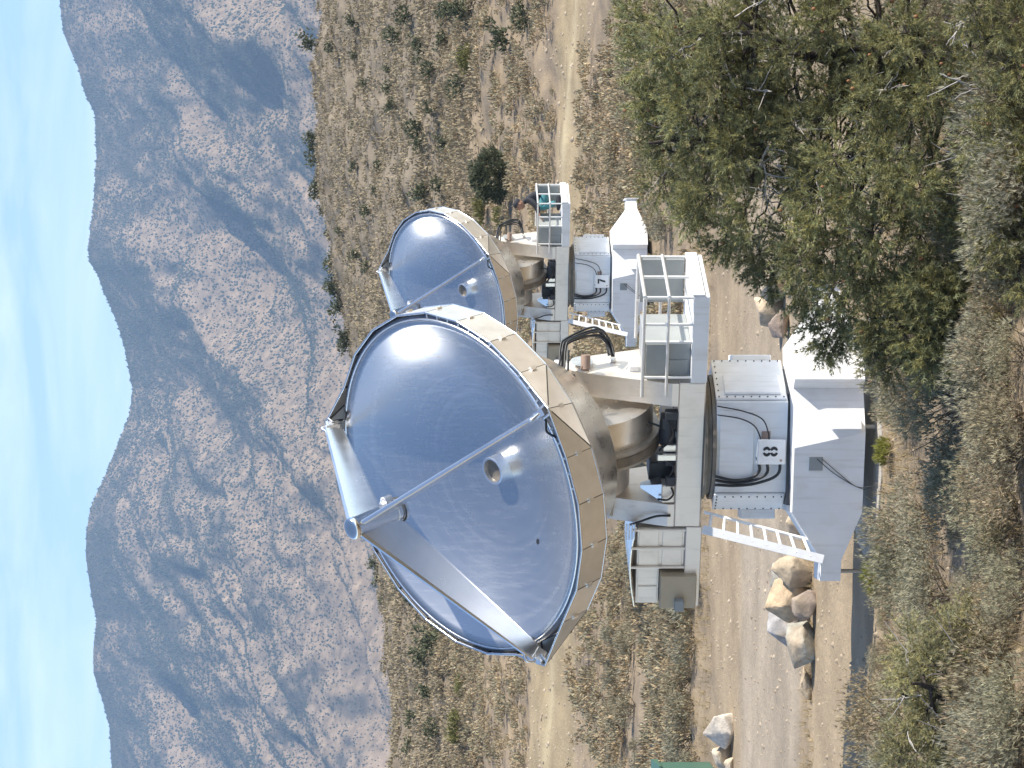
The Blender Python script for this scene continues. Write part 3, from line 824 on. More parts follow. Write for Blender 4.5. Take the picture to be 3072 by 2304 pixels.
    def disc(mb, a0, a1, r, n=48, w0=0, w1=2 * PI):
        rings = []
        for a in (a0, a1):
            rings.append([yf(a, r * math.cos(t), AX + r * math.sin(t)) for t in np.linspace(w0, w1, n, endpoint=abs(w1 - w0) < 6.2)])
        mb.loft(rings, True, True)
    m = MB(); disc(m, 0.17, 0.50, 0.79); m.build('elevation_drum', M['cone'], root)
    m = MB(); disc(m, -0.02, 0.169, 0.86, 48, PI * 0.86, PI * 1.72); gear = m.build('sector_gear', M['gear'], root)
    m = MB(); disc(m, 0.02, 0.12, 0.875, 48, PI * 0.90, PI * 1.70); m.build('gear_rim', M['ring'], gear)
    m = MB(); disc(m, -0.50, -0.021, 0.56); m.build('counter_drum', M['yoke'], root)
    m = MB(); m.cyl(yf(-0.57, 0, AX), yf(0.57, 0, AX), 0.15, 20); m.build('elevation_axle', M['gear'], root)
    m = MB(); m.cyl(yf(0.33, -0.30, 2.15), yf(0.08, -0.30, 2.15), 0.085, 18); m.cyl(yf(0.08, -0.30, 2.15), yf(0.0, -0.30, 2.15), 0.06, 14); m.cbox((0.27, -0.38, 2.061), (0.40, -0.22, 2.22), 0.01, yf); mt = m.build('drive_motor', M['dark'], root)
    m = MB(); m.cbox((0.02, -0.40, 2.061), (0.10, -0.20, 2.20), 0.008, yf); m.build('motor_bracket', M['bright'], mt)
    m = MB(); m.cbox((-0.17, -0.36, 2.061), (-0.02, -0.16, 2.17), 0.01, yf); m.cyl(yf(-0.10, -0.30, 2.171), yf(-0.10, -0.30, 2.24), 0.05, 12); m.build('gearbox', M['dark'], root)
    m = MB(); m.cbox((-0.45, -0.20, 2.061), (-0.20, 0.2, 2.32), 0.01, yf); m.build('control_box', M['dark'], root)
    m = MB(); m.cbox((-0.565, -0.43, 2.061), (-0.36, -0.25, 2.20), 0.01, yf); m.build('terminal_box', M['yoke'], root)
    m = MB(); m.loft([[yf(-0.56, -0.40, 2.20), yf(-0.36, -0.40, 2.20), yf(-0.36, -0.2, 2.20), yf(-0.56, -0.2, 2.20)], [yf(-0.42, -0.36, 2.42), yf(-0.39, -0.36, 2.42), yf(-0.39, -0.3, 2.42), yf(-0.42, -0.3, 2.42)]], True, False); m.build('cable_funnel', M['leg'], root)
    m = MB(); m.tube(smooth_path([yf(-0.38, -0.435, 2.10), yf(-0.44, -0.47, 2.08), yf(-0.50, -0.48, 2.14), yf(-0.51, -0.44, 2.24)], 6), 0.011, 6); m.build('cable', M['black'], root)
    for (a_, b_, z_, w_, d_, h_, mt_) in ((0.46, -0.40, 2.061, .09, .10, .13, 'dark'), (-0.02, -0.43, 2.061, .07, .06, .20, 'bright'), (-0.30, -0.42, 2.061, .10, .08, .10, 'dark'), (0.20, 0.05, 2.061, .22, .25, .14, 'gear')):
        m = MB(); m.cbox((a_ - w_ / 2, b_ - d_ / 2, z_), (a_ + w_ / 2, b_ + d_ / 2, z_ + h_), 0.008, yf); m.build('drive_component', M[mt_], root)
    for (p0, p1, p2) in ((( .45, -.42, 2.18), (.25, -.47, 2.10), (.05, -.42, 2.24)), ((-.30, -.42, 2.16), (-.12, -.46, 2.09), (.00, -.42, 2.25)), ((.30, -.36, 2.23), (.36, -.30, 2.42), (.44, -.2, 2.50))):
        m = MB(); m.tube(smooth_path([yf(*p0), yf(*p1), yf(*p2)], 7), 0.012, 6); m.build('hose', M['black'], root)
    # ---- dish backing
    m = MB(); n = 56
    m.loft([[dp(r, 360 * k / n, h) for k in range(n)] for r, h in ((1.50, -0.345), (1.36, -0.60), (1.02, -1.30), (0.96, -1.36), (0.5, -1.40), (0.01, -1.401))], False, True)
    m.build('backing_cone', M['cone'], root)
    # hatch arm that ties the cone to the drum
    m = MB(); m.loft([[dp(0.62, a, -1.36) for a in range(0, 360, 15)], [dp(0.50, a, -1.75) for a in range(0, 360, 15)]], True, True); m.build('hub_neck', M['yoke'], root)
    # ---- reflector
    m = MB(); na, nr = 120, 26
    def para(r, off=0.0): return VTX + (0 - VTX) * (r / R_REF) ** 2 + off
    front = [[dp(r, 360 * k / na, para(r)) for k in range(na)] for r in np.linspace(0.12, R_REF, nr)]
    back = [[dp(r, 360 * k / na, para(r, -0.012)) for k in range(na)] for r in np.linspace(R_REF + 0.004, 0.12, 12)]
    m.loft(front + back, False, True)
    refl = m.build('reflector', M['dish'], root)
    m = MB(); m.loft([[dp(r, 360 * k / na, h) for k in range(na)] for r, h in ((1.754, -0.03), (1.760, 0.004), (1.772, 0.004), (1.776, -0.03))], False, True); m.build('reflector_lip', M['leg'], refl)
    m = MB(); rh = para(0.86) ; 
    hc = dp(0.90, 305, para(0.90, 0.002)); tdir = (dp(0.92, 305, para(0.92)) - dp(0.88, 305, para(0.88))).normalized(); sdir = (dp(0.90, 306, para(0.90)) - dp(0.90, 304, para(0.90))).normalized()
    m.add([hc + tdir * 0.030 * math.cos(t) + sdir * 0.030 * math.sin(t) for t in np.linspace(0, 2 * PI, 16, endpoint=False)], [tuple(range(16))]); m.build('drain_hole', M['black'], refl, False)
    # receiver tube at the vertex
    m = MB(); n = 36
    m.loft([[dp(r, 360 * k / n, h) for k in range(n)] for r, h in ((0.15, VTX - 0.02), (0.15, -0.49), (0.143, -0.485), (0.122, -0.49), (0.116, -0.56), (0.02, -0.57))], True, False); rc = m.build('receiver_tube', M['bright'], root)
    m = MB(); m.loft([[dp(r, 360 * k / n, h) for k in range(n)] for r, h in ((0.114, -0.54), (0.002, -0.54))], False, True); m.build('window_membrane', M['ring'], rc)
    # ---- skirt: one plate per facet
    def plate(pts, nrm_in, th=0.006):
        pts = [Vector(p) for p in pts]; c = sum(pts, Vector()) / len(pts)
        nn = (pts[1] - pts[0]).cross(pts[2] - pts[0]).normalized()
        if nn.dot(c - (CL + NRM * (c - CL).dot(NRM))) < 0: nn = -nn
        pts = [c + (p - c) * 0.985 for p in pts]
        mm = MB(); k = len(pts); mm.add([p + nn * th for p in pts] + [p for p in pts], [tuple(range(k)), tuple(range(2 * k - 1, k - 1, -1))] + [(i, (i + 1) % k, k + (i + 1) % k, k + i) for i in range(k)])
        return mm
    foot_pt = {90: dp(2.02, 90, 0.05), 225: dp(2.02, 225, 0.10), 315: dp(2.05, 315, 0.10)}
    for k in range(24):
        a, b = 15 * k, 15 * k + 15
        fa, fb, ba, bb = dp(R_SK, a, 0), dp(R_SK, b, 0), dp(R_SK - 0.02, a, H_SK), dp(R_SK - 0.02, b, H_SK)
        if b % 360 in FOOT_A:
            ft = foot_pt[b % 360]; plate([fa, ft, ba], NRM).build('skirt_panel', M['skirt'], root); plate([ft, bb, ba], NRM).build('skirt_panel', M['skirt'], root)
        elif a % 360 in FOOT_A:
            ft = foot_pt[a % 360]; plate([ft, fb, bb], NRM).build('skirt_panel', M['skirt'], root); plate([ft, bb, ba], NRM).build('skirt_panel', M['skirt'], root)
        else:
            plate([fa, fb, bb, ba], NRM).build('skirt_panel', M['skirt'], root)
    m = MB(); ring0 = []; ringb = []
    for k in range(24):
        a = 15 * k; ring0.append(foot_pt[a] if a in FOOT_A else dp(R_SK, a, 0)); ringb.append(dp(R_SK - 0.02, a, H_SK))
    for k in range(24):
        m.tube([ring0[k], ring0[(k + 1) % 24]], 0.013, 6)
    m.build('front_rim_bar', M['leg'], root)
    m = MB()
    for k in range(24): m.tube([ringb[k], ringb[(k + 1) % 24]], 0.014, 6)
    m.build('rear_rim_bar', M['leg'], root)
    for k in range(24):
        a = 15 * k
        if a in FOOT_A:
            for b in (a - 15, a, a + 15):
                m = MB()
                s0, s1 = foot_pt[a], dp(R_SK - 0.02, b, H_SK); rad_ = (s0 - CL - NRM * (s0 - CL).dot(NRM)).normalized() * 0.003
                m.tube([s0 * 0.93 + s1 * 0.07 - rad_, s1 - rad_], 0.011, 5); m.build('seam_strip', M['seam'], root)
        else:
            m = MB(); m.tube([dp(R_SK - 0.003, a, -0.01), dp(R_SK - 0.023, a, H_SK + 0.01)], 0.011, 5); m.build('seam_strip', M['seam'], root)
    m = MB()
    for k in range(24):
        a = 15 * k
        c = (foot_pt[a] * 0.5 + dp(R_SK - 0.02, a, H_SK) * 0.5) if a in FOOT_A else dp(R_SK, a, -0.17)
        tng = (dp(1, a + 90, 0) - CL); rd = (dp(1, a, 0) - CL)
        m.hexa([c + tng * sx * 0.022 + NRM * sh * 0.03 + rd * so for so in (-0.005, 0.016) for sx, sh in ((-1, -1), (1, -1), (1, 1), (-1, 1))])
    tag(m.build('seam_clips', M['skirt'], root), kind='stuff')
    # standoff studs between reflector and skirt
    m = MB()
    for k in range(18):
        a = 165 + 5 * k
        m.tube([dp(1.777, a, -0.008), dp(1.828, a, -0.008)], 0.011, 5)
    tag(m.build('rim_standoffs', M['bright'], root), kind='stuff')
    m = MB(); m.loft([[dp(r, 360 * k / 72, h) for k in range(72)] for r, h in ((1.768, -0.016), (1.806, -0.012), (1.790, -0.35), (1.50, -0.36))], False, True); m.build('inner_liner', M['liner'], root)
    # ---- tripod legs (radial blades), feet and secondary housing
    SEC = {90: (1.37, 0.93), 225: (1.34, 1.02), 315: (1.35, 0.80)}
    for a in FOOT_A:
        h_hi, h_lo = SEC[a]; rad = (dp(1, a, 0) - CL); tan_ = (dp(1, a + 90, 0) - CL)
        ft = foot_pt[a] - rad * 0.10
        p_hi, p_lo = CL + NRM * h_hi + rad * 0.095, CL + NRM * h_lo + rad * 0.095
        axl = ((p_hi + p_lo) * 0.5 - ft).normalized(); per = (NRM - axl * NRM.dot(axl)).normalized()
        f_hi, f_lo = ft + per * 0.095 + axl * 0.06, ft - per * 0.095 + axl * 0.06
        rings = []
        for t in np.linspace(0, 1, 9):
            hi, lo = f_hi.lerp(p_hi, t), f_lo.lerp(p_lo, t); ring = []
            hw = 0.020 + 0.006 * t
            for s_, k_ in ((0.0, -0.55), (0.0, 0.55), (0.07, 1.0), (0.93, 1.0), (1.0, 0.55), (1.0, -0.55), (0.93, -1.0), (0.07, -1.0)):
                ring.append(hi.lerp(lo, s_) + tan_ * (k_ * hw))
            rings.append(ring)
        m = MB(); m.loft(rings, True, False); lg = m.build('support_leg', M['leg'], root)
        m = MB()
        m.hexa([ft + tan_ * sx * 0.035 + per * sp * 0.07 + axl * sa for sa in (-0.03, 0.075) for sx, sp in ((-1, -1), (1, -1), (1, 1), (-1, 1))])
        m.tube(smooth_path([ft + per * 0.08 + axl * 0.02, ft + per * 0.13 + axl * 0.10 + tan_ * 0.02, ft + per * 0.08 + axl * 0.17], 5), 0.014, 6)
        for sx in (-1, 1): m.tube([foot_pt[a] - rad * 0.03 + tan_ * sx * 0.05, ft + tan_ * sx * 0.05 + axl * 0.02], 0.013, 6)
        m.build('foot_bracket', M['bright'], lg)
        m = MB(); m.tube(smooth_path([foot_pt[a] - rad * 0.14 + tan_ * 0.02, dp(1.80, a + 2, 0.02), dp(1.74, a + 5, 0.02), dp(1.80, a + 8, -0.01)], 5), 0.012, 6); m.build('foot_loop', M['black'], lg)
    n = 32
    m = MB(); m.loft([[dp(r, 360 * k / n, h) for k in range(n)] for r, h in ((0.105, 0.86), (0.105, 1.34), (0.11, 1.345), (0.112, 1.38), (0.108, 1.41), (0.09, 1.425), (0.05, 1.432), (0.004, 1.434))], False, True); sec = m.build('secondary_housing', M['chrome'], root)
    m = MB(); m.loft([[dp(r, 360 * k / n, h) for k in range(n)] for r, h in ((0.104, 0.861), (0.112, 0.86), (0.112, 0.80), (0.128, 0.795), (0.13, 0.755), (0.09, 0.745), (0.02, 0.77))], True, False); m.build('secondary_mirror', M['chrome'], sec)
    m = MB(); m.loft([[dp(r, 360 * k / n, h) for k in range(n)] for r, h in ((0.118, 0.80), (0.133, 0.797), (0.133, 0.785), (0.118, 0.782))], False, True); m.build('clamp_band', M['seam'], sec)
    m = MB(); c0 = dp(0.13, 150, 0.93); m.tube([c0, dp(0.13, 150, 0.84)], 0.05, 14); m.tube(smooth_path([dp(0.12, 150, 0.98), dp(0.17, 140, 0.9), dp(0.15, 120, 0.80)], 5), 0.01, 6); m.build('focus_actuator', M['bright'], sec)
    # ---- platforms
    def fl(name_, x0, x1, y0, y1, zz0, zz1, mat, par=root, c=0.008):
        mm = MB(); mm.cbox((x0, y0, zz0), (x1, y1, zz1), c, yf); return mm.build(name_, mat, par)
    # right platform
    pr = fl('platform_floor', 0.842, 1.82, -0.45, 0.65, 1.775, 1.945, M['white'])
    def rails(posts, top, mid, zf, sgn):
        for (a, b) in posts:
            mm = MB(); mm.tube([yf(a, b, zf), yf(a, b, top)], 0.016, 8); mm.build('railing_post', M['rail'], root)
    rails([(0.90, -0.43), (1.30, -0.43), (1.50, -0.43), (1.80, -0.43), (1.80, 0.10), (1.80, 0.63), (1.3, 0.63)], 2.44, 2.2, 1.945, 1)
    for z, r in ((2.445, 0.019), (2.195, 0.016)):
        for pts in ([(0.70, -0.47), (1.80, -0.445)], [(1.815, -0.45), (1.815, 0.64)], [(1.81, 0.645), (0.86, 0.645)]):
            m = MB(); m.tube([yf(*pts[0], z), yf(*pts[1], z)], r, 8); m.build('handrail', M['rail'], root)
    cb = fl('cabinet', 0.88, 1.27, -0.36, 0.35, 1.947, 2.43, M['panel'])
    fl('cabinet_door', 0.90, 1.07, -0.372, -0.361, 1.97, 2.17, M['panel'], cb, 0.003); fl('cabinet_door', 0.90, 1.25, -0.372, -0.361, 2.19, 2.41, M['panel'], cb, 0.003)
    fl('rear_panel', 1.30, 1.79, 0.585, 0.615, 1.96, 2.42, M['panel'], root, 0.003)
    fl('side_board', 1.822, 1.845, -0.45, 0.65, 1.83, 1.955, M['white'], root, 0.004)
    # left platform with its cabinets
    fl('platform_floor', -1.80, -0.842, -0.45, 0.62, 1.76, 1.93, M['yoke'])
    lc = fl('cabinet', -1.35, -0.88, -0.40, 0.45, 1.932, 2.44, M['yoke'])
    for (x0, x1, zz0, zz1) in ((-1.33, -1.12, 1.96, 2.17), (-1.10, -0.90, 1.96, 2.17), (-1.33, -1.12, 2.21, 2.42), (-1.10, -0.90, 2.21, 2.42)):
        fl('cabinet_panel', x0, x1, -0.412, -0.402, zz0, zz1, M['panel' if False else 'yoke'], lc, 0.003)
    lc2 = fl('cabinet', -1.80, -1.352, -0.38, 0.42, 2.19, 2.44, M['yoke'])
    fl('cabinet_panel', -1.78, -1.59, -0.392, -0.382, 2.21, 2.42, M['yoke'], lc2, 0.003); fl('cabinet_panel', -1.57, -1.37, -0.392, -0.382, 2.21, 2.42, M['yoke'], lc2, 0.003)
    tb = fl('equipment_box', -1.79, -1.40, -0.52, 0.1, 1.80, 2.185, M['tan'])
    fl('vent_hood', -1.785, -1.66, -0.60, -0.521, 1.93, 2.03, M['panel'], tb, 0.006)
    m = MB(); rg_ = [[yf(a, e, 2.445 + 0.055 * math.sin(PI * (a + 1.82) / 0.98)) for a in np.linspace(-1.82, -0.86, 14)] for e in (-0.42, 0.48)]
    rg2 = [[p + Vector((0, 0, 0.012)) for p in r] for r in rg_]
    nv = 14
    m.add(rg_[0] + rg_[1] + rg2[0] + rg2[1], [(i, i + 1, nv + i + 1, nv + i) for i in range(nv - 1)] + [(2 * nv + i, 2 * nv + i + 1, 3 * nv + i + 1, 3 * nv + i) for i in range(nv - 1)] + [(i, i + 1, 2 * nv + i + 1, 2 * nv + i) for i in range(nv - 1)] + [(nv + i, nv + i + 1, 3 * nv + i + 1, 3 * nv + i) for i in range(nv - 1)])
    m.build('cabinet_roof', M['leg'], root)
    for a in (-1.34, -1.11, -0.89):
        m = MB(); m.tube([yf(a, -0.425, 1.93), yf(a, -0.425, 2.50)], 0.016, 8); m.build('railing_post', M['yoke'], root)
    m = MB()
    for z in (2.47, 2.50, 2.53, 2.56): m.tube([yf(-1.0, -0.43, z), yf(-0.80, -0.46, z)], 0.009, 6)
    m.build('hinge_stack', M['bright'], root)
    # ---- ladder
    ra, rb = lp(2107, 1588, 31.25), lp(2470, 1678, 30.85); qa, qb = lp(2112, 1536, 31.45), lp(2438, 1622, 31.05)
    m = MB(); d_ = (rb - ra).normalized(); sd = Vector((0.15, -0.98, 0.1)).normalized(); wd = d_.cross(sd).normalized()
    for (p0, p1, w_, t_) in ((ra, rb, 0.045, 0.014),):
        m.hexa([p0 + wd * sx * w_ + sd * sy * t_ for sx, sy in ((-1, -1), (1, -1), (1, 1), (-1, 1))] + [p1 + wd * sx * w_ + sd * sy * t_ for sx, sy in ((-1, -1), (1, -1), (1, 1), (-1, 1))])
    lad = m.build('ladder_stringer', M['rail'], root)
    m = MB(); m.tube([qa, qb], 0.016, 8); m.build('ladder_stringer', M['white'], root)
    for k in range(8):
        t = (k + 0.6) / 8.3
        m = MB(); m.tube([ra.lerp(rb, t) + Vector((0, 0, 0.02)), qa.lerp(qb, t * 1.0)], 0.017, 8); m.build('ladder_rung', M['white'], root)
    # ---- cable bundle over the right fork arm, hydraulic pot and fittings
    for j in range(8):
        o = Vector((rnd.uniform(-.03, .03), rnd.uniform(-.05, .05), rnd.uniform(-.03, .03)))
        pts = [lp(1685, 1108, 31.0), lp(1690, 1040, 31.15), lp(1705, 1018, 31.2), lp(1772, 1004 - 3 * j, 31.3), lp(1806, 1012 - 4 * j, 31.3), lp(1826, 1036 - 2 * j, 31.3), lp(1834, 1062, 31.25)]
        m = MB(); m.tube(smooth_path([p + o for p in pts], 6), 0.011, 6); m.build('hose', M['black'], root)
    m = MB(); m.tube([lp(1704, 1112, 30.9), lp(1706, 1050, 30.9)], 0.012, 6); m.tube([lp(1676, 1100, 30.9), lp(1690, 1045, 30.9)], 0.010, 6); m.build('hose_bracket', M['dark'], root)
    m = MB(); m.tube([lp(1712, 1125, 31.0), lp(1720, 1160, 31.0)], 0.045, 14); m.build('hydraulic_pot', M['dark'], root)
    m = MB(); m.tube([lp(1757, 1066, 31.1), lp(1757, 1108, 31.1)], [0.05, 0.05], 12); m.tube([lp(1745, 1072, 31.1), lp(1770, 1072, 31.1)], 0.03, 10); m.tube([lp(1744, 1100, 31.1), lp(1768, 1104, 31.1)], 0.04, 10); m.build('encoder', M['brown'], root)
    m = MB(); m.cbox((0.60, -0.14, 3.20), (0.83, 0.16, 3.33), 0.01, yf); m.build('bearing_cap', M['white'], root)
    m = MB(); m.cbox((0.50, -0.30, 3.10), (0.60, 0.10, 3.38), 0.02, yf); m.build('limit_bracket', M['white'], root)
    tag(root, label, 'telescope', 'dish telescopes on white pedestals')
    return root

tel8 = make_telescope('radio_telescope', '8', 'near polished dish telescope marked 8 on its white pedestal beside the boulders')
tel8.location = T8
tel7 = make_telescope('radio_telescope', '7', 'far half-hidden dish telescope marked 7 behind the nearer one')
tel7.location = T7
m = MB(); n = 40
def pad_at(c, label):
    mm = MB()
    ring = [(1.25 + 0.03 * math.sin(k * 2.3)) for k in range(n)]
    mm.loft([[(ring[k] * math.cos(2 * PI * k / n), ring[k] * 0.98 * math.sin(2 * PI * k / n), z) for k in range(n)] for z in (-0.15, 0.03)], True, False)
    o = mm.build('concrete_pad', M['concrete']); o.location = (c.x, c.y, 0.0)
    tag(o, label, 'pad')
pad_at(T8, 'round concrete pad under the near telescope marked 8')
pad_at(T7, 'round concrete pad under the far telescope marked 7')
# long rail behind the far telescope's platform belongs to that telescope

# ------------------------------------------------------------------ person crouching on the far platform
def skin_figure(parent, name, joints, edges, mat, root_i=0):
    me = bpy.data.meshes.new(name)
    me.from_pydata([j[0] for j in joints], edges, [])
    o = link(name, me)
    sk = o.modifiers.new('skin', 'SKIN')
    for i, j in enumerate(joints):
        me.skin_vertices[0].data[i].radius = (j[1], j[1])
        me.skin_vertices[0].data[i].use_root = (i == root_i)
    sb = o.modifiers.new('sub', 'SUBSURF'); sb.levels = 2; sb.render_levels = 2
    dg = bpy.context.evaluated_depsgraph_get()
    em = bpy.data.meshes.new_from_object(o.evaluated_get(dg))
    bpy.data.objects.remove(o)
    em.materials.clear(); em.materials.append(mat)
    for p in em.polygons: p.use_smooth = True
    return link(name, em, parent)
def build_person():
    base = T7 + yf(1.62, 0.30, 1.945)
    root = empty('person', base)
    teal = surf('teal_trousers', (0.05, 0.20, 0.23), 0.8, var=0.15, scale=8)
    coat = surf('dark_jacket', (0.02, 0.022, 0.03), 0.8, var=0.2, scale=8)
    skin = surf('skin', (0.36, 0.20, 0.14), 0.55, var=0.08, scale=12)
    # crouching: hips low, knees forward to the left, torso leaning left over the rail
    hip = (0.06, 0, 0.38)
    body = [((0.06, 0, 0.40), .13), ((0.03, 0, 0.54), .13), ((-0.02, 0, 0.66), .15), ((-0.05, 0, 0.72), .08), ((-0.09, 0, 0.79), .045),
            ((-0.02, -0.18, 0.66), .065), ((-0.16, -0.26, 0.50), .05), ((-0.32, -0.22, 0.46), .038), ((-0.02, 0.18, 0.66), .065), ((-0.16, 0.25, 0.50), .05), ((-0.32, 0.2, 0.46), .038)]
    b = skin_figure(root, 'jacket', body, [(0, 1), (1, 2), (2, 3), (3, 4), (2, 5), (5, 6), (6, 7), (2, 8), (8, 9), (9, 10)], coat)
    legs = [((0.06, 0, 0.36), .14), ((0.03, -0.11, 0.33), .105), ((-0.22, -0.15, 0.44), .08), ((-0.08, -0.14, 0.10), .055), ((-0.02, 0.0, 0.30), .11), ((0.03, 0.11, 0.33), .105), ((-0.22, 0.15, 0.44), .08), ((-0.08, 0.14, 0.10), .055)]
    skin_figure(root, 'trousers', legs, [(0, 1), (1, 2), (2, 3), (0, 5), (5, 6), (6, 7)] + [(0, 4)], teal)
    shoe = MB()
    for s in (-0.14, 0.14):
        shoe.loft([[(-0.24 + t * 0.30, s + math.cos(a) * w_, 0.045 + math.sin(a) * h_) for a in np.linspace(0, 2 * PI, 12, endpoint=False)] for t, w_, h_ in ((0, .02, .02), (.15, .042, .035), (.5, .047, .043), (.85, .042, .043), (1, .03, .035))])
    shoe.build('shoes', coat, root)
    # head, bent forward and turned to the left, with face, ears and dark cap
    hd = MB(); hc = Vector((-0.13, 0, 0.86)); fx = Vector((-0.90, -0.15, 0.35)).normalized(); up = Vector((0.35, 0, 0.94)).normalized(); sx_ = fx.cross(up).normalized(); up = sx_.cross(fx)
    rings = []
    for i in range(13):
        v = -1 + 2 * i / 12; rr = math.sqrt(max(0.02, 1 - v * v)); ring = []
        for k in range(20):
            a = 2 * PI * k / 20; fwd, sd = math.cos(a), math.sin(a)
            jaw = 1 - 0.22 * max(0, -v) * (1 if fwd < 0.3 else 0.6)
            p = hc + fx * (fwd * rr * 0.098 * jaw + (0.010 if fwd > .7 and v < -.2 else 0)) + sx_ * (sd * rr * 0.076 * jaw) + up * (v * 0.12)
            if fwd > 0.97 and -0.35 < v < 0.05: p += fx * 0.022          # nose
            if fwd > 0.8 and 0.02 < abs(sd) and 0.0 < v < 0.2: p -= fx * 0.010   # eye sockets
            ring.append(p)
        rings.append(ring)
    hd.loft(rings, True, True)
    for s in (-1, 1):
        hd.tube([hc + sx_ * s * 0.074 + up * 0.02, hc + sx_ * s * 0.090 - up * 0.02 - fx * 0.01], [0.02, 0.014], 8)
    head = hd.build('head', skin, root)
    cp = MB(); cp.loft([[hc + fx * (math.cos(a) * r * 0.106 - 0.006) + sx_ * (math.sin(a) * r * 0.084) + up * h for a in np.linspace(0, 2 * PI, 20, endpoint=False)] for r, h in ((1.0, 0.035), (1.0, 0.07), (0.85, 0.11), (0.5, 0.128), (0.05, 0.132))], True, True)
    cp.hexa([hc + fx * f_ + sx_ * s_ + up * u_ for u_ in (0.04, 0.048) for f_, s_ in ((0.08, -0.06), (0.16, -0.045), (0.16, 0.045), (0.08, 0.06))]); cp.build('cap', coat, head)
    ey = MB()
    for s in (-1, 1): ey.tube([hc + fx * 0.078 + sx_ * s * 0.032 + up * 0.008, hc + fx * 0.090 + sx_ * s * 0.032 + up * 0.008], [0.010, 0.006], 8)
    ey.build('eyes', coat, head)
    # hands: palm, four fingers and a thumb closing on the work in front
    hn = MB()
    for s in (-0.22, 0.2):
        w0 = Vector((-0.32, s, 0.46)); d = Vector((-0.9, 0, -0.25)).normalized(); sd = Vector((0, 1, 0)); dn = d.cross(sd)
        hn.loft([[w0 + d * t + sd * (math.cos(a) * ww) + dn * (math.sin(a) * 0.014) for a in np.linspace(0, 2 * PI, 10, endpoint=False)] for t, ww in ((0, .026), (.04, .04), (.085, .042))])
        for f_ in range(4):
            b0 = w0 + d * 0.085 + sd * (-0.030 + 0.020 * f_); L_ = (0.068, 0.078, 0.072, 0.056)[f_]
            hn.tube([b0, b0 + d * L_ * .45 - Vector((0, 0, .006)), b0 + d * L_ * .75 - Vector((0, 0, .025)), b0 + d * L_ * .8 - Vector((0, 0, .05))], [.009, .0085, .008, .007], 7)
        t0 = w0 + d * 0.025 + sd * (0.036 if s < 0 else -0.036); hn.tube([t0, t0 + d * .03 + sd * (0.02 if s < 0 else -0.02), t0 + d * .06 + sd * (0.018 if s < 0 else -0.018) - Vector((0, 0, .02))], [.012, .010, .008], 7)
    hn.build('hands', skin, root)
    tag(root, 'person in dark jacket and teal trousers crouching on the far telescope platform', 'person')
build_person()

# ------------------------------------------------------------------ boulders
def boulder(px, py, dep, wx, wy, wz, color, seed, label, rz=0.0, sink=0.16, flat=3):
    rg = np.random.default_rng(seed)
    import bmesh
    bm = bmesh.new()
    for k in range(15 + flat):
        d = rg.normal(size=3); d /= np.linalg.norm(d); d *= 0.8 + 0.3 * rg.random(); bm.verts.new(d)
    hull = bmesh.ops.convex_hull(bm, input=bm.verts)
    bmesh.ops.delete(bm, geom=[g for g in hull['geom_interior'] if isinstance(g, bmesh.types.BMVert)], context='VERTS')
    bmesh.ops.bevel(bm, geom=list(bm.edges), offset=0.035, segments=1, affect='EDGES')
    bmesh.ops.triangulate(bm, faces=bm.faces)
    bmesh.ops.subdivide_edges(bm, edges=list(bm.edges), cuts=3, use_grid_fill=True)
    bmesh.ops.triangulate(bm, faces=bm.faces)
    bm.verts.index_update(); bm.verts.ensure_lookup_table()
    V = np.array([v.co[:] for v in bm.verts]); T = np.array([[l.index for l in f.verts] for f in bm.faces]); bm.free()
    V = V / np.abs(V).max(0)
    V = V * (1 + 0.10 * (fbm(V[:, 0] * 2.2 + seed, V[:, 1] * 2.2 + V[:, 2] * 1.7, 4, seed) - 0.5))[:, None]
    V = V + (fbm(V[:, 0] * 6 + 3, V[:, 2] * 6 + V[:, 1] * 5, 3, seed + 5) - 0.5)[:, None] * 0.07
    wx, wy, wz = wx * 1.18, wy * 1.15, wz * 1.15; V = V * np.array([wx, wy, wz]) / 2; V[:, 2] += wz / 2 * (1 - 2 * sink)
    g = fbm(V[:, 0] * 5 + seed, V[:, 2] * 6 + V[:, 1] * 4, 4, seed + 9)
    c = np.array(color)[None] * (0.72 + 0.56 * g)[:, None]
    st = np.clip((fbm(V[:, 0] * 3 + 40, V[:, 2] * 4, 3, seed + 2) - 0.55) * 5, 0, 1)[:, None]
    c = c * (1 - st) + np.array([[0.36, 0.29, 0.21]]) * st
    o = link('boulder', np_mesh('boulder', V, T, M['rock'], col=c, smooth=False))
    x = (1152 - py) / 9000 * dep
    o.location = (x, dep, float(tz(x, dep)) - 0.02); o.rotation_euler = (0, 0, rz)
    return tag(o, label, 'boulder', 'boulders lining the dirt road')
TAN, PALE, GREY, BRN = (0.47, 0.38, 0.27), (0.60, 0.54, 0.46), (0.38, 0.365, 0.32), (0.33, 0.26, 0.21)
boulder(0, 1570, 36.9, .26, .3, .30, TAN, 1, 'small tan rock seen between the ladder and the near pedestal')
boulder(0, 1735, 37.6, .42, .3, .40, GREY, 2, 'grey slab rock at the back right of the boulder pile')
boulder(0, 1706, 36.5, .40, .42, .52, TAN, 3, 'upright tan boulder at the pile end nearest the white outrigger arm')
boulder(0, 1795, 36.7, .52, .45, .58, (0.50, 0.38, 0.25), 4, 'large orange tan boulder in the middle of the pile', 0.4)
boulder(0, 1878, 37.1, .50, .40, .52, (0.34, 0.33, 0.33), 5, 'dark grey leaning boulder left of the large orange tan one', 0.3)
boulder(0, 1815, 36.1, .36, .30, .34, BRN, 6, 'brown broken rock lying in front of the dark grey boulder')
boulder(0, 1930, 36.3, .50, .45, .42, (0.37, 0.36, 0.31), 7, 'rounded grey green boulder with a brown base at the pile end', 0.7)
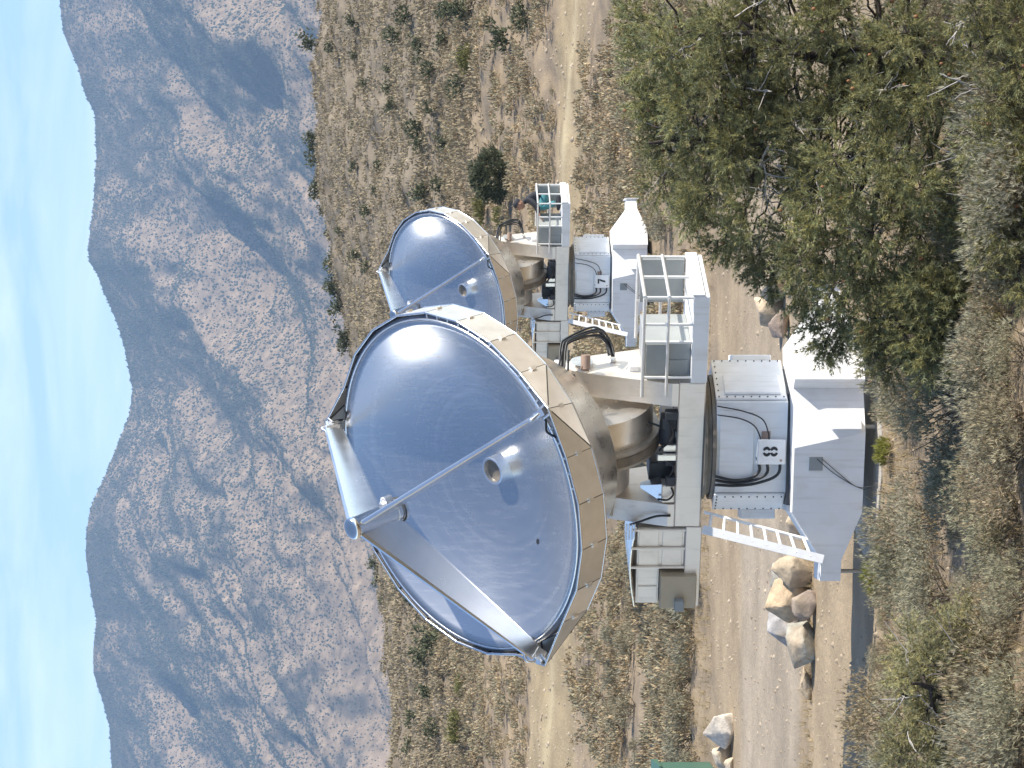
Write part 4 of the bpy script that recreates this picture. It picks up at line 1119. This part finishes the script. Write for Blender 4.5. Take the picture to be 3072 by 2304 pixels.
boulder(0, 2000, 36.6, .34, .3, .14, BRN, 8, 'flat brown stone just left of the rounded grey green boulder')
boulder(0, 2062, 36.5, .40, .35, .20, TAN, 9, 'low broken tan rock farthest left in the near row')
boulder(0, 2182, 46.3, .56, .55, .50, PALE, 10, 'large pale rounded boulder across the road near the left edge', 0.5)
boulder(0, 2272, 46.5, .34, .4, .32, (0.5, 0.42, 0.31), 11, 'smaller pale boulder between the large pale one and the green box')
boulder(0, 2302, 46.2, .30, .3, .16, (0.5, 0.42, 0.31), 12, 'low pale stone at the foot of the green box')
boulder(0, 928, 39.5, .42, .4, .40, TAN, 13, 'tan boulder beside the pine below the near platform railing')
boulder(0, 850, 39.2, .50, .45, .36, (0.52, 0.44, 0.34), 14, 'pale boulder half hidden by the pine branches', 0.9)
boulder(0, 975, 38.6, .34, .3, .30, BRN, 15, 'brown boulder in the shadow between pine and pedestal')
boulder(0, 790, 38.4, .46, .4, .34, TAN, 16, 'tan boulder seen deep behind the pine branches', 0.2)

# ------------------------------------------------------------------ green utility box at the left edge
def green_box():
    x0 = (1152 - 2297) / 9000 * 49.0
    root = empty('utility_box', (x0 - 0.75, 49.0, float(tz(x0 - 0.75, 49.0))))
    m = MB(); m.cbox((-0.75, -0.4, 0.0), (0.75, 0.4, 0.86), 0.015); b = m.build('body', M['greenbox'], root)
    m = MB(); m.prism([(-0.79, -0.45), (0.79, -0.45), (0.79, 0.45), (-0.79, 0.45)], 0.862, [0.90, 0.90, 0.97, 0.97]); m.build('lid', M['greenbox'], root)
    for x in (-0.37, 0.37):
        m = MB(); m.cbox((x - 0.34, -0.418, 0.06), (x + 0.34, -0.402, 0.80), 0.004); d = m.build('door', M['greenbox'], root)
        m = MB(); m.tube([(x + 0.28, -0.43, 0.40), (x + 0.28, -0.43, 0.52)], 0.012, 6); m.build('handle', M['bright'], d)
    tag(root, 'dark green metal utility box cut off by the left picture edge', 'utility box')
green_box()

# ------------------------------------------------------------------ foreground pines
exA = []
for (px, py, dep, r) in ((2480, 1020, 25.0, .20), (2520, 985, 25.1, .22), (2440, 960, 25.2, .18), (2560, 940, 24.9, .20), (2330, 820, 25.2, .22), (2280, 760, 25.1, .22), (2180, 700, 25.0, .24), (2090, 640, 25.0, .22), (2420, 860, 25.0, .24), (1990, 540, 25.2, .20), (1985, 430, 25.4, .20), (1960, 300, 25.3, .22), (1930, 180, 25.2, .22), (1915, 60, 25.2, .22), (2110, 560, 24.8, .25), (2240, 620, 24.7, .26), (2360, 700, 24.7, .26), (2470, 760, 24.8, .26), (2620, 800, 24.8, .24), (2550, 690, 24.6, .26), (2440, 560, 24.4, .26), (2700, 620, 24.4, .26), (2800, 480, 24.3, .25), (2900, 330, 24.3, .25), (2060, 330, 24.8, .26), (2200, 440, 24.6, .27), (2020, 150, 24.8, .26), (2150, 230, 24.5, .26), (2160, 60, 24.6, .26), (2760, 700, 24.2, .25), (2880, 620, 24.0, .26), (2960, 500, 23.9, .26), (3020, 640, 23.8, .25), (3030, 380, 23.8, .26), (2860, 180, 24.2, .26), (2980, 80, 24.0, .26), (2960, 240, 23.9, .25), (2740, 300, 24.3, .26), (2640, 420, 24.3, .26), (2620, 150, 24.4, .26), (2480, 60, 24.5, .26), (2500, 300, 24.5, .26), (2350, 150, 24.5, .26), (2380, 380, 24.5, .26), (3050, 180, 23.7, .25), (3060, 520, 23.7, .25), (2440, 640, 24.2, .24), (2500, 480, 24.1, .24), (2560, 580, 24.1, .25), (2620, 700, 24.1, .24), (2680, 500, 24.0, .25), (2560, 820, 24.3, .22), (2500, 870, 24.4, .20), (2400, 780, 24.4, .22), (2620, 300, 24.0, .24), (2720, 100, 24.1, .24), (2800, 280, 23.9, .24), (2660, 860, 24.4, .20), (2760, 560, 23.9, .24), (2960, 120, 22.9, .24), (3000, 300, 22.7, .24), (3040, 60, 22.6, .24), (3050, 440, 22.6, .23), (3000, 560, 22.7, .23), (3040, 700, 22.6, .22), (2960, 720, 22.9, .22), (3060, 200, 22.5, .22), (2940, 420, 23.0, .24), (3060, 840, 22.6, .2), (2920, 20, 23.0, .24)):
    p = at(px, py, dep); exA.append((p.x, p.y, p.z, r))
xa = 2.75; ya = 25.4
pine('pinyon_pine', (xa, ya, float(tz(xa, ya))), 3.05, 1.75, 80, 84, 'large pinyon pine with bare grey twigs and brown cones filling the near right', 5, stems=5, dead=230, ncones=150, extra=exA, squash=0.55, low=0.06)
exB = []
for (px, py, dep, r) in ((2640, 960, 24.2, .22), (2720, 860, 24.2, .24), (2760, 1010, 24.1, .22), (2850, 930, 24.0, .26), (2800, 1080, 24.0, .20), (2900, 1050, 23.9, .22), (2940, 830, 24.0, .25), (2680, 1090, 24.3, .16), (2620, 1040, 24.3, .17), (3010, 930, 23.8, .26), (2990, 1110, 23.8, .20)):
    p = at(px, py, dep); exB.append((p.x, p.y, p.z, r))
xb, yb_ = 0.48, 24.2
pine('pinyon_pine', (xb, yb_, float(tz(xb, yb_)) - 0.05), 1.0, 0.55, 14, 110, 'low dense young pinyon pine in front of the near pedestal', 9, stems=3, dead=6, ncones=4, extra=exB, squash=0.7, low=0.1)
exC = []
for (px, py, dep, r) in ((2820, 1960, 24.2, .2), (2760, 2050, 24.2, .2), (2720, 2180, 24.2, .2), (2880, 2080, 24.1, .24), (2900, 2220, 24.0, .24), (2990, 1990, 24, .22), (3000, 2130, 23.9, .25), (2940, 1860, 24.1, .2), (2840, 2250, 24.2, .22), (3040, 1880, 23.8, .22), (2700, 2260, 24.2, .2), (2780, 2130, 24.0, .22), (2860, 1900, 24.1, .2), (2930, 2150, 23.8, .24), (2960, 2280, 23.8, .24), (3050, 2060, 23.6, .24), (3050, 2220, 23.6, .24), (2880, 1990, 23.9, .22), (2800, 2200, 24.0, .22)):
    p = at(px, py, dep); exC.append((p.x, p.y, p.z, r))
xc, yc_ = -2.55, 24.1
pine('pinyon_pine', (xc, yc_, float(tz(xc, yc_)) - 0.05), 0.98, 0.85, 16, 62, 'sparse pale pinyon pine with bleached upright twigs at the near left', 13, stems=4, pale=0.75, dead=34, ncones=0, extra=exC, squash=0.6, low=0.08)

# ------------------------------------------------------------------ shrubs
TINTS = [(0.98, 1.0, 0.94), (1.06, 1.02, 0.90), (0.88, 0.92, 0.90), (1.10, 1.0, 0.84), (0.94, 0.97, 0.86)]
near_v = bush_variants('sagebrush', 6, 0.32, 0.42, 620, 6, 0.040, 0.0062, 200, [(t[0] * 1.18, t[1] * 1.16, t[2] * 1.10) for t in TINTS], M['sage'], 0.16)
mid_v = bush_variants('sagebrush', 6, 0.26, 0.34, 260, 5, 0.05, 0.012, 300, [(t[0] * 1.06, t[1] * 1.03, t[2] * 0.98) for t in TINTS], M['sage'], 0.35)
far_mesh = [sage_mesh('sage', 0.24, 0.30, 48, 2, 0.075, 0.038, 400 + i, TINTS[i % 5], False, 0.35) for i in range(5)]

def free_spot(x, y):
    lo, hi = track_bounds(x, y)
    if lo - 0.2 < y < hi + 0.2: return False
    if 30.1 < y < 49.6: return False
    for c in (T8, T7):
        if (x - c.x) ** 2 + (y - c.y) ** 2 < 2.9: return False
    return True

spots = []
# foreground scrub
k = 0
while k < 108:
    y = 22.3 + (rnd.random() * 7.8 if k < 84 else rnd.random() * 1.6); x = (rnd.random() * 2 - 1) * (0.135 * y + 0.4)
    if x > 1.6 and y < 26 and rnd.random() < 0.8: continue
    if (x - T8.x) ** 2 + (y - T8.y) ** 2 < 2.2 or (y > 29.3 and abs(x - T8.x) < 1.5): continue
    spots.append((x, y, 'near')); k += 1
for j_ in range(12): spots.append((-1.75 - 0.22 * j_ + rnd.uniform(-.1, .1), 30.15 + rnd.random() * 0.4, 'edge'))
k = 0; placed = []
while k < 182:
    y = 50.3 + rnd.random() ** 1.4 * 22; x = (rnd.random() * 2 - 1) * (0.135 * y + 0.5)
    if not free_spot(x, y): continue
    if any((x - a) ** 2 + (y - b) ** 2 < 0.25 for a, b in placed): continue
    placed.append((x, y)); spots.append((x, y, 'mid')); k += 1
for (x, y, kd) in spots:
    if kd != 'mid':
        me = near_v[rnd.randrange(6)]; s = 0.7 + 0.75 * rnd.random() if kd == 'near' else 0.28 + 0.25 * rnd.random()
        wh = 'around the sparse pale pine at the near left' if x < -1.75 else 'between the pale left pine and the yellow green bottom shrub' if x < -1.1 else 'below the left outrigger shrub' if x < -0.45 and y > 26.5 else 'in the bottom middle beside the young pine' if x < 0.9 else 'under the large near pine'
        sz = 'wide' if s > 1.08 else 'small'
        lab = sz + ' grey green sagebrush growing ' + wh; grp = lab
    else:
        me = mid_v[rnd.randrange(6)]; s = 0.75 + 0.9 * rnd.random()
        wh = 'behind the pale roadside boulders' if x < -4.2 else 'left of the near telescope and beyond the road' if x < -1.6 else 'behind the near telescope' if x < 0.6 else 'around the far telescope' if x < 4.2 else 'right of the far telescope'
        sz = 'larger' if s > 1.2 else 'small'
        lab = sz + ' grey green sagebrush on the flat ' + wh; grp = lab
    o = link('sagebrush', me); o.location = (x, y, float(tz(x, y)) - 0.03); o.rotation_euler = (0, 0, rnd.random() * 6.28); o.scale = (s, s, s * (0.8 + 0.4 * rnd.random()))
    tag(o, lab, 'shrub', grp)

def far_scrub():
    n = 8800
    y = np.concatenate([52 + 66 * rng.random(n) ** 1.0, 50 + 24 * rng.random(1200)])
    x = (rng.random(len(y)) * 2 - 1) * (0.20 * y + 2)
    lo, hi = track_bounds(x, y)
    nn = fbm(x * 0.3, y * 0.15, 3, 77)
    ok = ~((y > lo - 0.1) & (y < hi + 0.2)) & (nn > 0.41) & (((x - T7.x) ** 2 + (y - T7.y) ** 2) > 3) & (y < 117.5)
    x, y = x[ok], y[ok]; z = tz(x, y) - 0.02
    Vs, Ts, Cs, o = [], [], [], 0
    which = rng.integers(5, size=len(x)); sc = 0.55 + 0.9 * rng.random(len(x)); ro = rng.random(len(x)) * 6.28
    for v in range(5):
        V, T, C = far_mesh[v]; i = np.where(which == v)[0]; c, s = np.cos(ro[i])[:, None], np.sin(ro[i])[:, None]
        X = (V[None, :, 0] * c - V[None, :, 1] * s) * sc[i][:, None] + x[i][:, None]; Y = (V[None, :, 0] * s + V[None, :, 1] * c) * sc[i][:, None] + y[i][:, None]
        Z = V[None, :, 2] * sc[i][:, None] + z[i][:, None]
        Vs.append(np.stack([X, Y, Z], -1).reshape(-1, 3)); Ts.append((T[None] + (np.arange(len(i)) * len(V))[:, None, None]).reshape(-1, 3) + o)
        Cs.append((C[None] * np.array([1.06, 1.02, 0.96]) * (0.75 + 0.5 * rng.random((len(i), 1, 1)))).reshape(-1, 3)); o += len(i) * len(V)
    ob = link('sagebrush_field', np_mesh('sagebrush_field', np.concatenate(Vs), np.concatenate(Ts), M['sage'], col=np.concatenate(Cs)))
    tag(ob, 'dense far sagebrush covering the flat up to the bench', 'sagebrush', kind='stuff')
    # low scrub on the hill
    n = 26000
    y = np.where(rng.random(n) < 0.16, 106 + 17 * rng.random(n), 108 + 87 * rng.random(n)); x = (rng.random(n) * 2 - 1) * (0.17 * y + 3)
    nn = fbm(x * 0.12, y * 0.06, 3, 87); ok = (nn > 0.15) | (y < 123); x, y = x[ok], y[ok]; z = tz(x, y) - 0.03; n = len(x)
    k = 12; d = rng.normal(size=(n * k, 3)); d[:, 2] = np.abs(d[:, 2]); P = np.repeat(np.stack([x, y, z], -1), k, 0) + d * np.array([0.12, 0.12, 0.08]) * np.repeat(0.6 + 0.9 * rng.random((n, 1)), k, 0)
    V, T = blades(P, d * 0.4 + np.array([0, 0, 0.6]), 0.14, 0.09, 1, 0.3, rng)
    c = np.repeat(np.repeat((0.58 + 0.45 * rng.random((n, 1))) * np.array([[1.12, 0.98, 0.82]]), k, 0), 3, 0)
    tag(link('hill_scrub', np_mesh('hill_scrub', V, T, M['sage'], col=c)), 'low grey brown scrub over the hill below the mountains', 'scrub', kind='stuff')
    # dry grass and twigs near the camera and along the road edges
    n = 5200
    y = np.concatenate([22.5 + 8.0 * rng.random(3600), 49.3 + 2.2 * rng.random(1200), 36.2 + 0.9 * rng.random(400)]); x = (rng.random(n) * 2 - 1) * (0.15 * y + 0.5)
    P = np.stack([x, y, tz(x, y) - 0.01], -1); V, T = blades(P, np.tile([0, 0, 1.0], (n, 1)), 0.13, 0.006, 7, 0.45, rng)
    c = np.repeat((0.75 + 0.5 * rng.random((n, 1))) * np.array([[1.15, 0.95, 0.66]]), 21, 0)
    tag(link('dry_grass', np_mesh('dry_grass', V, T, M['sage'], col=c)), 'thin dry grass and fallen twigs among the shrubs', 'grass', kind='stuff')
    # pebbles
    n = 7000
    y = np.concatenate([30.4 + 19 * rng.random(3500), 80 + 14 * rng.random(2000), 22.5 + 8 * rng.random(1500)]); x = (rng.random(n) * 2 - 1) * (0.15 * y + 0.5)
    oc = np.array([(1, 0, 0), (0, 1, 0), (-1, 0, 0), (0, -1, 0), (0, 0, 1)], float); fc = np.array([(0, 1, 4), (1, 2, 4), (2, 3, 4), (3, 0, 4)])
    s = (0.008 + 0.03 * rng.random(n) ** 3) * np.where(y > 60, 2.2, 1.0)
    V = oc[None] * s[:, None, None] * (0.7 + 0.6 * rng.random((n, 5, 1))) + np.stack([x, y, tz(x, y)], -1)[:, None]
    c = np.repeat((0.7 + 0.6 * rng.random((n, 1))) * np.array([[0.36, 0.29, 0.21]]), 5, 0)
    tag(link('pebbles', np_mesh('pebbles', V.reshape(-1, 3), (fc[None] + np.arange(n)[:, None, None] * 5).reshape(-1, 3), M['gravel'], col=c)), 'loose pebbles strewn over bare soil and tracks', 'pebbles', kind='stuff')
far_scrub()

# yellow-green rabbitbrush
def small_shrub(px, py, dep, R, H, seed, label):
    V, T, c = sage_mesh('rabbitbrush', R, H, 260, 5, 0.06, 0.008, seed, (0.72, 0.78, 0.22), True, 0.0)
    o = link('rabbitbrush', np_mesh('rabbitbrush', V, T, M['sage'], col=c)); x = (1152 - py) / 9000 * dep
    o.location = (x, dep, float(tz(x, dep)) - 0.02); tag(o, label, 'shrub', 'yellow green shrubs')
small_shrub(0, 1352, 30.0, .14, .20, 501, 'small olive shrub in front of the near concrete pad')
small_shrub(0, 1725, 30.2, .20, .27, 502, 'yellow green shrub under the left outrigger arm')
small_shrub(0, 1690, 29.6, .16, .22, 503, 'dull green shrub just right of the one under the left outrigger')
small_shrub(0, 1262, 23.6, .16, .30, 504, 'bright yellow green shrub left of the young pine at the bottom')
small_shrub(0, 1580, 23.5, .15, .26, 505, 'yellow green shrub at the bottom middle among grey sagebrush')
small_shrub(0, 2000, 27.0, .10, .14, 506, 'tiny green tuft between shadow strip and left pine')

# dark junipers and bushes on the hill, each one a thing
def juniper_meshes(n, seed0, npts=420, lsz=(0.13, 0.05)):
    o = []
    for i in range(n):
        rg = np.random.default_rng(seed0 + i); nl = 9
        lobes = rg.normal(size=(nl, 3)) * np.array([.34, .34, .20]); lobes[:, 2] += 0.62
        li = rg.integers(nl, size=npts); d = rg.normal(size=(npts, 3)); d /= np.linalg.norm(d, axis=1, keepdims=True)
        P = lobes[li] + d * (0.2 + 0.16 * rg.random((npts, 1))); P[:, 2] = np.maximum(P[:, 2], 0.06)
        V, T = blades(P, d * 0.6 + np.array([0, 0, 0.6]), lsz[0], lsz[1], 3, 0.45, rg)
        c = np.repeat((0.6 + 0.8 * rg.random((npts, 1))) * np.array([[1, 1, 1.0]]), 9, 0)
        tv, tt_ = tube_np([(wobble((0, 0, -0.1), (0.05 * rg.normal(), 0.05 * rg.normal(), 0.7), 5, 0.03, rg), np.linspace(0.07, 0.03, 5))])
        o.append((np_mesh('crown', V, T, M['juniper'], col=c), np_mesh('trunk', tv, tt_, M['bark'])))
    return o
JN = juniper_meshes(4, 600); JF = juniper_meshes(4, 650, 130, (0.22, 0.11))
def juniper(x, y, s, label, group=None, far=True, sz=1.0):
    root = empty('juniper', (x, y, float(tz(x, y)) - 0.04), rnd.random() * 6.28); root.scale = (s, s, s * sz)
    c, t = (JF if far else JN)[rnd.randrange(4)]
    link('crown', c, root); link('trunk', t, root); tag(root, label, 'shrub', group)
def on_hill(px, py):
    """ground point under photo pixel (px, py) on the slope"""
    for d in np.arange(75, 235, 0.5):
        p = at(px, py, d)
        if p.z <= float(tz(p.x, d)): return p.x, d
    return p.x, 190.0
x, y = on_hill(1535, 528); 
def round_juniper(x, y, R, label):
    rg = np.random.default_rng(77); n = 2600
    root = empty('juniper', (x, y, float(tz(x, y)) - 0.04))
    d = rg.normal(size=(n, 3)); d /= np.linalg.norm(d, axis=1, keepdims=True)
    lob = 0.62 + 0.55 * vnoise(np.arctan2(d[:, 1], d[:, 0]) * 2.6 + 7, d[:, 2] * 3.6 + 4, 5)[:, None]
    P = d * R * lob * (0.55 + 0.45 * rg.random((n, 1)) ** 0.4) * np.array([1, 1, 0.92]) + np.array([0, 0, R * 0.72]); P[:, 2] = np.maximum(P[:, 2], 0.05)
    V, T = blades(P, d * 0.7 + np.array([0, 0, 0.5]), 0.14, 0.045, 4, 0.4, rg)
    c = np.repeat((0.6 + 0.8 * rg.random((n, 1))) * np.ones((1, 3)), 12, 0)
    link('crown', np_mesh('crown', V, T, M['juniper'], col=c), root)
    tv, tt_ = tube_np([(wobble((0, 0, -0.1), (0.1, 0.0, R), 6, 0.04, rg), np.linspace(0.10, 0.04, 6))])
    link('trunk', np_mesh('trunk', tv, tt_, M['bark']), root); tag(root, label, 'shrub')
round_juniper(x, y, 0.86, 'big round dark green juniper above the far telescope railing')
# photo rows of the hillside bushes (x = down the slope, y = across), height in metres
for (px, py, s) in ((1010, 140, .9), (1075, 65, 1.0), (1245, 50, 1.1), (1210, 100, 1.2), (1080, 165, .8), (1175, 215, .7), (1275, 130, .9), (1180, 265, .8), (1280, 165, .8), (1190, 305, .9), (1110, 250, .7), (1315, 210, .9), (1065, 375, .6), (1310, 325, .7), (1270, 380, 1.1), (1285, 430, .9), (1355, 430, .9), (1150, 495, .7), (1075, 490, .7), (1290, 560, 1.2), (1340, 555, .9), (1135, 575, .6), (1120, 630, .9), (1045, 690, .7), (1080, 765, .9), (1110, 800, .8), (1350, 110, .9), (1370, 40, 1.1), (1395, 250, 1.1), (1420, 30, 1.2), (1540, 130, 1.3), (1600, 40, 1.0), (1330, 1930, 1.6), (1345, 1880, 1.2), (1290, 1960, 1.2), (1250, 1800, .9), (1300, 2090, 1.0), (1260, 2150, .9), (1330, 2190, 1.0), (1240, 2240, .8), (1215, 1750, .8)):
    x, y = on_hill(px, py); juniper(x, y, s * 0.55, 'dark shrub scattered on the hillside below the mountains', 'dark shrubs on the hillside')
for (py, s) in ((130, 1.3), (270, .6), (345, .7), (415, .9), (450, .8), (480, .9), (560, .8), (575, 1.0), (640, .6), (700, .7), (745, .8), (790, 1.1), (845, 1.0), (880, 1.0), (930, 1.2), (1020, 1.1), (1040, 1.0), (1690, .8), (1740, .7), (1800, .7), (1860, .6), (1990, .6), (2110, .5), (2190, .6), (2270, .7)):
    d = 188.0; x = (1152 - py) / 9000 * d; juniper(x, d, s * 0.75, 'dark shrub standing on the hill crest against the mountain', 'dark shrubs along the hill crest')
for (px, py, s) in ((1395, 2180, .9), (1400, 2060, .6), (1430, 180, .9), (1480, 620, .8), (1520, 660, .6)):
    x, y = on_hill(px, py); V, T, c = sage_mesh('rabbitbrush', .5, .6, 200, 4, 0.12, 0.04, int(px), (0.60, 0.62, 0.28), True, 0.0)
    o = link('rabbitbrush', np_mesh('rabbitbrush', V, T, M['sage'], col=c)); o.location = (x, y, float(tz(x, y)) - 0.03); o.scale = (s * 1.3,) * 3
    tag(o, 'olive green rabbitbrush at the edge of the bench below the hill', 'shrub', 'olive shrubs at the bench edge')

# ------------------------------------------------------------------ air
def build_haze():
    m = bpy.data.materials.new('mountain_air'); m.use_nodes = True; nt = m.node_tree; nt.nodes.clear()
    o = nt.nodes.new('ShaderNodeOutputMaterial'); v = nt.nodes.new('ShaderNodeVolumePrincipled')
    v.inputs['Color'].default_value = (0.46, 0.68, 1.0, 1); v.inputs['Density'].default_value = 0.000090; v.inputs['Anisotropy'].default_value = 0.1
    nt.links.new(v.outputs[0], o.inputs['Volume'])
    mm = MB(); mm.box((-5200, -300, -420), (5200, 14300, 900)); h = mm.build('haze', m); tag(h, kind='stuff')
build_haze()
